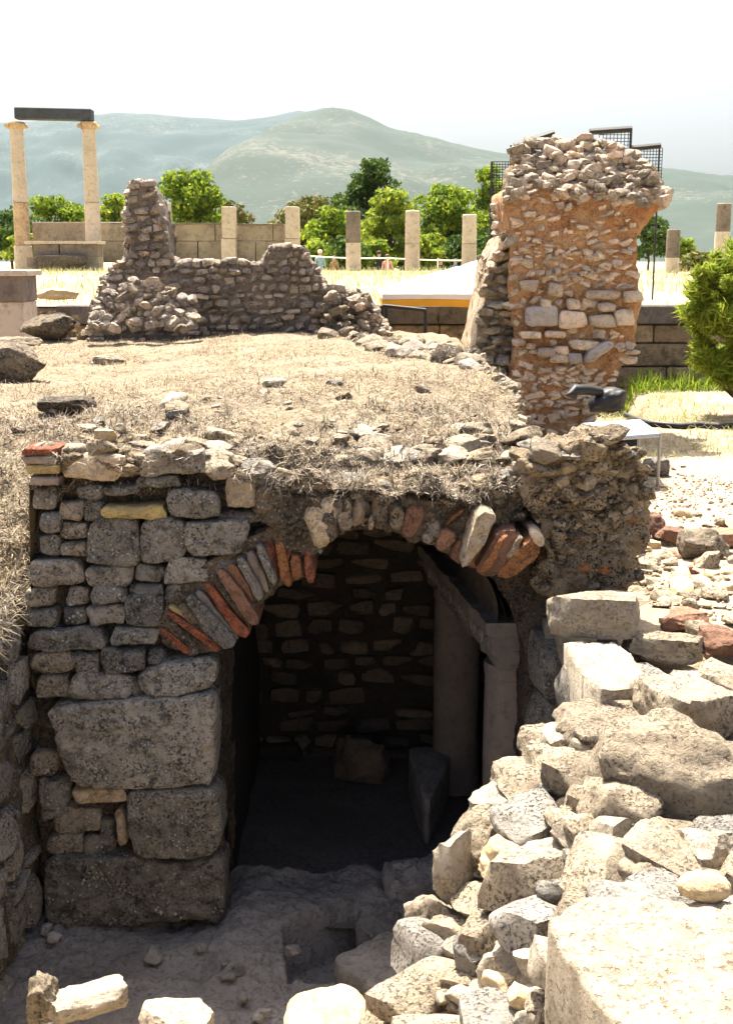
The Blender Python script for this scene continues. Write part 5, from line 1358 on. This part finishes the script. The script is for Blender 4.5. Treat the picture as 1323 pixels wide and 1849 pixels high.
def tree(px, ytop, ybot, wpx, Y, mk, seed, label, shape='round', leaf=0.15, n=44, per=480, lift=0.25, cat='tree', group='trees beyond the stoa'):
    rng = random.Random(seed)
    top = P(px, ytop, Y); W = wpx * 1.12 * mpp(Y) / 2
    base = P(px, ybot, Y); zg = min(base.z, float(z_far(np.array([base.x]), np.array([Y]))[0])) - 0.05
    H = top.z - zg; zc0 = max(base.z, zg + H * lift) ; Hc = top.z - zc0
    t = thing('pine_tree', label, cat, (top.x, Y, zg), group)
    clumps = []
    for i in range(n):
        f = (i + 0.5) / n
        zz_ = zc0 + Hc * (0.10 + 0.82 * f)
        if shape == 'round': wr = math.sqrt(max(0.05, 1 - ((f - 0.42) / 0.62) ** 2))
        elif shape == 'cone': wr = 1.0 - 0.78 * f
        else: wr = 0.45 + 0.55 * math.sin(math.pi * min(1, f + 0.15))
        a = rng.uniform(0, 6.28); rr_ = W * wr * rng.uniform(0.2, 0.98)
        s = rng.uniform(0.20, 0.44) * W * (0.55 + 0.45 * wr)
        clumps.append(((top.x + math.cos(a) * rr_, Y + math.sin(a) * rr_, zz_), (s * 1.15, s * 1.15, s * rng.uniform(0.5, 0.75))))
    v, f = leaf_cloud(clumps, per, leaf, seed)
    solid_part('crown', mesh_np('crown', v, f, [M[mk]], smooth=False), t)
    r = max(0.05, W * 0.07)
    put('trunk', tube_mesh('trunk', [(top.x + rng.uniform(-.05, .05) * i, Y, zg + (H * 0.85) * i / 5) for i in range(6)], [r * (1 - 0.15 * i) for i in range(6)], M['bark'], 8), t)
    for c, s in clumps[::5]:
        put('limb', tube_mesh('limb', [(top.x, Y, zc0 + 0.3 * (c[2] - zc0)), ((top.x + c[0]) / 2, (Y + c[1]) / 2, (zc0 + c[2]) / 2 + 0.1), c], [r * .5, r * .35, r * .15], M['bark'], 6), t)
    return t
tree(18, 376, 470, 90, 66, 'pinedark', 1, 'dark pine behind the left tall column')
tree(108, 352, 470, 110, 72, 'pine', 2, 'rounded pine framed between the two tall columns')
tree(206, 344, 470, 80, 70, 'pinelight', 3, 'bright green pine just right of the right tall column')
tree(338, 303, 470, 124, 68, 'pine', 4, 'big round-topped pine rising right of the rubble stump', n=52)
tree(418, 356, 470, 60, 75, 'olive', 5, 'small tree showing beside the pillar in the stoa wall')
tree(552, 352, 480, 110, 70, 'olive', 6, 'brownish bushy tree behind the right end of the stoa wall')
tree(596, 372, 490, 90, 66, 'pine', 16, 'green tree filling the gap left of the dark-topped column stump')
tree(664, 280, 490, 118, 74, 'pinedark', 7, 'tallest dark pine behind the column stumps', 'tall', n=52)
tree(706, 338, 492, 120, 64, 'pinelight', 8, 'light green pine in front of the tallest dark pine', 'cone', n=48)
tree(806, 325, 490, 118, 68, 'pine', 9, 'broad round pine behind the two pale column stumps', n=52)
tree(778, 420, 492, 60, 62, 'pinelight', 17, 'low light green tree between the two pale column stumps')
tree(888, 290, 490, 80, 70, 'pine', 10, 'pine partly hidden behind the left side of the tall pier', 'tall', n=44)
tree(1172, 388, 470, 70, 75, 'pinedark', 11, 'dark tree just right of the tall pier')
tree(1230, 428, 470, 44, 78, 'pine', 12, 'small round tree beside the short dark-topped stump')
tree(1262, 455, 500, 70, 44, 'olive', 13, 'low grey-green shrub on the terrace behind the bush', cat='shrub', leaf=0.12, lift=0.0, group=None)
tree(40, 420, 475, 60, 64, 'pinelight', 14, 'pale green shrub low behind the left tall column')
tree(628, 425, 500, 80, 60, 'pinedark', 19, 'dark low tree right behind the dark-topped column stump')
tree(676, 430, 500, 70, 61, 'pine', 20, 'low green tree behind the visitors by the rope')
tree(752, 430, 500, 80, 66, 'pinedark', 21, 'dark low tree behind the first pale column stump')
tree(840, 420, 500, 90, 63, 'pinedark', 22, 'dark low tree behind the second pale column stump')
tree(900, 400, 500, 70, 64, 'pinedark', 23, 'dark tree against the left flank of the tall pier')
tree(572, 430, 500, 60, 62, 'pinelight', 24, 'pale green shrub left of the visitors behind the rubble wall')
tree(520, 395, 480, 70, 78, 'pinedark', 18, 'dark tree behind the pillar at the right end of the stoa wall')
# the near young pine at the right edge
bp = P(1318, 730, 12.6); bush = thing('young_pine', 'bushy yellow-green young pine at the right edge of the terrace wall', 'tree', (bp.x, 12.6, 0))
rb = random.Random(33); clumps = []
for (x, y, r) in ((1322, 446, 20), (1300, 470, 28), (1345, 470, 30), (1280, 505, 30), (1318, 505, 36), (1265, 540, 30), (1300, 545, 38), (1345, 540, 40), (1258, 580, 26), (1290, 590, 36), (1330, 590, 40), (1280, 630, 30), (1315, 640, 38), (1272, 655, 20), (1350, 640, 40), (1370, 500, 36), (1372, 580, 42), (1300, 670, 24), (1340, 690, 30)):
    for k in range(4):
        c = P(x + rb.uniform(-18, 18), y + rb.uniform(-18, 18), 12.6 + rb.uniform(-0.4, 0.4)); s = r * mpp(12.6) * rb.uniform(0.4, 0.95)
        clumps.append((tuple(c), (s, s, s * 0.85)))
v, f = leaf_cloud(clumps, 13000, 0.020, 5, aspect=8.0, shell=0.25)
solid_part('crown', mesh_np('crown', v, f, [M['pinelight']], smooth=False), bush)
put('trunk', tube_mesh('trunk', [(bp.x + .1, 12.6, -0.05), (bp.x + .05, 12.6, .6), (bp.x, 12.6, 1.5)], [.05, .04, .02], M['bark'], 8), bush)
for c, s in clumps[::4]:
    put('limb', tube_mesh('limb', [(bp.x + .05, 12.6, max(0.2, c[2] - 0.4)), c], [.02, .008], M['bark'], 6), bush)

# ------------------------------------------------------------------ white and orange canopy
YC = 13.45
c0_, ze = P(690, 531, YC), P(690, 531, YC).z
xl, xr_, yb_ = c0_.x, c0_.x + 2.5, YC + 2.1
zp = P(885, 464, YC + 1.0).z
tent = thing('canopy_tent', 'white canopy with orange valance pitched behind the mound', 'tent', ((xl + xr_) / 2, YC + 1, -0.8))
bm = bmesh.new(); n = 14; rows = []
for i in range(n + 1):
    rows.append([])
    for j in range(n + 1):
        u, w = i / n, j / n
        m_ = 1 - max(abs(2 * u - 1), abs(2 * w - 1))
        z = ze + (zp - ze) * (m_ ** 0.9) - 0.05 * math.sin(math.pi * min(1, m_ * 1.2)) * (0.5 + 0.5 * math.cos(4 * math.pi * (u if abs(2 * w - 1) > abs(2 * u - 1) else w)))
        rows[-1].append(bm.verts.new((xl + (xr_ - xl) * u, YC + (yb_ - YC) * w, z)))
for i in range(n):
    for j in range(n): bm.faces.new((rows[i][j], rows[i + 1][j], rows[i + 1][j + 1], rows[i][j + 1]))
top_me = from_bm('roof', bm, [M['canvas']], True)
solid_part('roof', top_me, tent)
def valance(a, b, name, z0, z1, mk):
    bm = bmesh.new(); q = []
    for k in range(25):
        t = k / 24; p = Vector(a).lerp(Vector(b), t); w = 0.012 * math.sin(t * 40)
        nrm = Vector((-(b[1] - a[1]), b[0] - a[0], 0)).normalized()
        q.append((bm.verts.new((p.x + nrm.x * w * .3, p.y + nrm.y * w * .3, z0)), bm.verts.new((p.x + nrm.x * w, p.y + nrm.y * w, z1 + 0.01 * math.sin(t * 9)))))
    for k in range(24): bm.faces.new((q[k][0], q[k + 1][0], q[k + 1][1], q[k][1]))
    solid_part(name, from_bm(name, bm, [M[mk]], True), tent)
cn = [(xl, YC), (xr_, YC), (xr_, yb_), (xl, yb_)]
for i in range(4):
    a, b = cn[i], cn[(i + 1) % 4]
    valance((a[0], a[1], 0), (b[0], b[1], 0), 'valance', ze + 0.002, ze - 0.06, 'canvas'); valance((a[0], a[1], 0), (b[0], b[1], 0), 'valance_band', ze - 0.061, ze - 0.14, 'valance')
for x, y in ((xl + .04, YC + .04), (xr_ - .04, YC + .04), (xr_ - .04, yb_ - .04), (xl + .04, yb_ - .04)):
    put('pole', tube_mesh('pole', [(x, y, -0.82), (x, y, ze)], 0.018, M['black'], 8), tent)
# dark handrail below the canopy
hrail = thing('handrail', 'thin dark handrail below the left end of the canopy', 'handrail', P(760, 640, 13.0))
a, b = P(690, 552, 13.0), P(768, 560, 13.0)
put('rail', tube_mesh('rail', [a, b], 0.02, M['black'], 8), hrail)
put('post', tube_mesh('post', [b, (b.x, b.y, -0.8)], 0.018, M['black'], 8), hrail); put('post', tube_mesh('post', [a, (a.x, a.y, -0.8)], 0.018, M['black'], 8), hrail)

# ------------------------------------------------------------------ lighting frame with netting behind the pier
YN = 17.5
nf = thing('netted_frame', 'black steel frame hung with netting rising behind the tall pier', 'frame', P(1040, 560, YN))
def bar(x0, y0, x1, y1, r, name='beam'): put(name, tube_mesh(name, [P(x0, y0, YN), P(x1, y1, YN)], r, M['black'], 6), nf)
bar(928, 264, 1000, 240, 0.05); bar(1064, 238, 1140, 233, 0.045); bar(1138, 268, 1192, 263, 0.04)
zg_ = 1.05
for x, y in ((888, 292), (922, 262), (1138, 232), (1190, 262)):
    a = P(x, y, YN); put('post', tube_mesh('post', [a, (a.x, a.y, zg_)], 0.013, M['black'], 6), nf)
def net(x0, y0, x1, y1, nx, ny):
    a, b = P(x0, y0, YN + .02), P(x1, y1, YN + .02); bm = bmesh.new()
    for i in range(nx + 1):
        x = a.x + (b.x - a.x) * i / nx; bm_box(bm, (x, a.y, (a.z + b.z) / 2), (0.009, 0.006, a.z - b.z))
    for j in range(ny + 1):
        z = b.z + (a.z - b.z) * j / ny; bm_box(bm, ((a.x + b.x) / 2, a.y + 0.007, z), (b.x - a.x, 0.006, 0.009))
    put('net', from_bm('net', bm, [M['net']]), nf)
net(886, 292, 924, 452, 8, 34); net(1082, 237, 1139, 268, 9, 5); net(1140, 267, 1191, 360, 10, 16)

# ------------------------------------------------------------------ panel stand, bag, hose
tq = [PZ(1052, 764, 0.39), PZ(1154, 757, 0.39), PZ(1191, 782, 0.39), PZ(1112, 788, 0.39)]
tb = thing('panel_stand', 'low metal stand with a pale blue tilted panel beside the conglomerate mass', 'table', (tq[2].x, tq[2].y, 0))
bm = bmesh.new(); lo = [bm.verts.new(q - Vector((0, 0, .018))) for q in tq]; hi = [bm.verts.new(q) for q in tq]
bm.faces.new(lo[::-1]); bm.faces.new(hi)
for i in range(4): bm.faces.new((lo[i], lo[(i + 1) % 4], hi[(i + 1) % 4], hi[i]))
solid_part('panel', from_bm('panel', bm, [M['panel']]), tb)
for q in tq:
    put('leg', tube_mesh('leg', [(q.x, q.y, -0.03), (q.x, q.y, .385)], 0.012, M['metal'], 8), tb)
for i in range(4):
    put('frame_bar', tube_mesh('frame_bar', [tq[i] - Vector((0, 0, .022)), tq[(i + 1) % 4] - Vector((0, 0, .022))], 0.009, M['metal'], 6), tb)
cen = sum(tq, Vector()) / 4
for (u, w, a, b) in ((-.05, .10, .10, .02), (.05, .02, .16, .015), (-.14, .06, .05, .02)):
    bm = bmesh.new(); bm_box(bm, (cen.x + u, cen.y + w, 0.392), (a, b, 0.003), Matrix.Rotation(-0.5, 3, 'Z')); solid_part('print_strip', from_bm('print_strip', bm, [M['print']]), tb)
# black bag
bgc = P(1095, 745, 9.9)
v, f = rock_verts(9, 14, 0.9, 2, 0.25)
v = v * np.array((0.30, 0.24, 0.22)); v[:, 0] += 0.25 * v[:, 2]; v += np.array((0, 0, 0.10))
bag = tag(put('black_bag', mesh_np('black_bag', v, f, [M['black']]), None, Matrix.Translation(bgc)), 'slumped black bag on the rubble behind the panel stand', 'bag')
put('strap', tube_mesh('strap', [P(1085, 708, 9.85), P(1060, 704, 9.8), P(1036, 703, 9.75), P(1028, 712, 9.72), P(1040, 718, 9.72)], [0.035, 0.04, 0.045, 0.04, 0.02], M['black'], 8), bag, LOC[bag.name].inverted() @ LOC[bag.name])
hose = tube_mesh('black_hose', [(q.x, q.y, surf(q.x, q.y) + 0.03) for q in (PZ(x, y, 0.02) for x, y in ((1128, 752), (1150, 760), (1175, 768), (1200, 770), (1230, 772), (1260, 770), (1290, 772), (1320, 770), (1370, 772)))], 0.032, M['black'], 8)
single('black_hose', hose, 'black hose lying across the yellow grass at the right', 'hose')
yb2 = PZ(1135, 812, 0.02)
box = thing('tool_case', 'small black and yellow case under the panel stand', 'case', yb2)
solid_part('body', box_mesh('body', (yb2.x, yb2.y + .05, .07), (.15, .11, .12), M['black'], .015, 0.4), box); solid_part('lid', box_mesh('lid', (yb2.x, yb2.y + .05, .145), (.14, .10, .028), M['yellowp'], .008, 0.4), box)
q = PZ(1183, 862, 0.0); hero('rock', 941, q + Vector((0, .05, 0)), (0.22, 0.18, 0.16), 'wall', 'squarish grey block under the front corner of the panel stand', 'stone block', k=0.3)

# ------------------------------------------------------------------ past 300 stones of one thing the smallest become one mass
def merge_small(parent, keep=290):
    kids = [o for o in bpy.data.objects if o.parent is parent and o.name.split('.')[0] == 'stone']
    if len(kids) <= keep: return
    def size(o):
        m = o.matrix_basis; d = [m.col[i].to_3d().length for i in range(3)]
        b = o.data.vertices; return sorted(d)[1] * (1.0 if max(d) < 0.99 or min(d) > 1.01 else 0.2)
    uniq = [o for o in kids if o.data.users == 1]; inst = sorted([o for o in kids if o.data.users > 1], key=size, reverse=True)
    rest = inst[max(0, keep - len(uniq)):]
    mats, V, Fc, MI, off = [], [], [], [], 0
    for o in rest:
        me = o.data; n = len(me.vertices)
        co = np.empty(n * 3, np.float32); me.vertices.foreach_get('co', co); co = co.reshape(-1, 3)
        Mx = np.array(o.matrix_basis)
        V.append(co @ Mx[:3, :3].T + Mx[:3, 3]); li = np.empty(len(me.loops), np.int32); me.loops.foreach_get('vertex_index', li)
        Fc.append(li.reshape(-1, 4) + off); off += n
        m = me.materials[0]
        if m not in mats: mats.append(m)
        MI.append(np.full(len(me.polygons), mats.index(m), np.int32))
    me = mesh_np('small_stones', np.concatenate(V), np.concatenate(Fc), mats, sharp=38)
    me.polygons.foreach_set('material_index', np.concatenate(MI)); me.update()
    for o in rest: bpy.data.objects.remove(o)
    tag(put('small_stones', me, parent), kind='stuff')
for t_ in (vault, tower, ruin, heap, bank): merge_small(t_)

# ------------------------------------------------------------------ haze between here and the hills
hz = bmesh.new(); bm_box(hz, (0, 2950, 224), (13000, 6100, 454))
haze_m = bpy.data.materials.new('haze'); haze_m.use_nodes = True; hn = haze_m.node_tree; hn.nodes.clear()
ho = hn.nodes.new('ShaderNodeOutputMaterial'); pv = hn.nodes.new('ShaderNodeVolumePrincipled')
pv.inputs['Color'].default_value = (0.66, 0.88, 1.0, 1); pv.inputs['Density'].default_value = 0.00004; pv.inputs['Anisotropy'].default_value = 0.0
hn.links.new(pv.outputs[0], ho.inputs['Volume'])
tag(put('haze', from_bm('haze', hz, [haze_m])), kind='stuff')
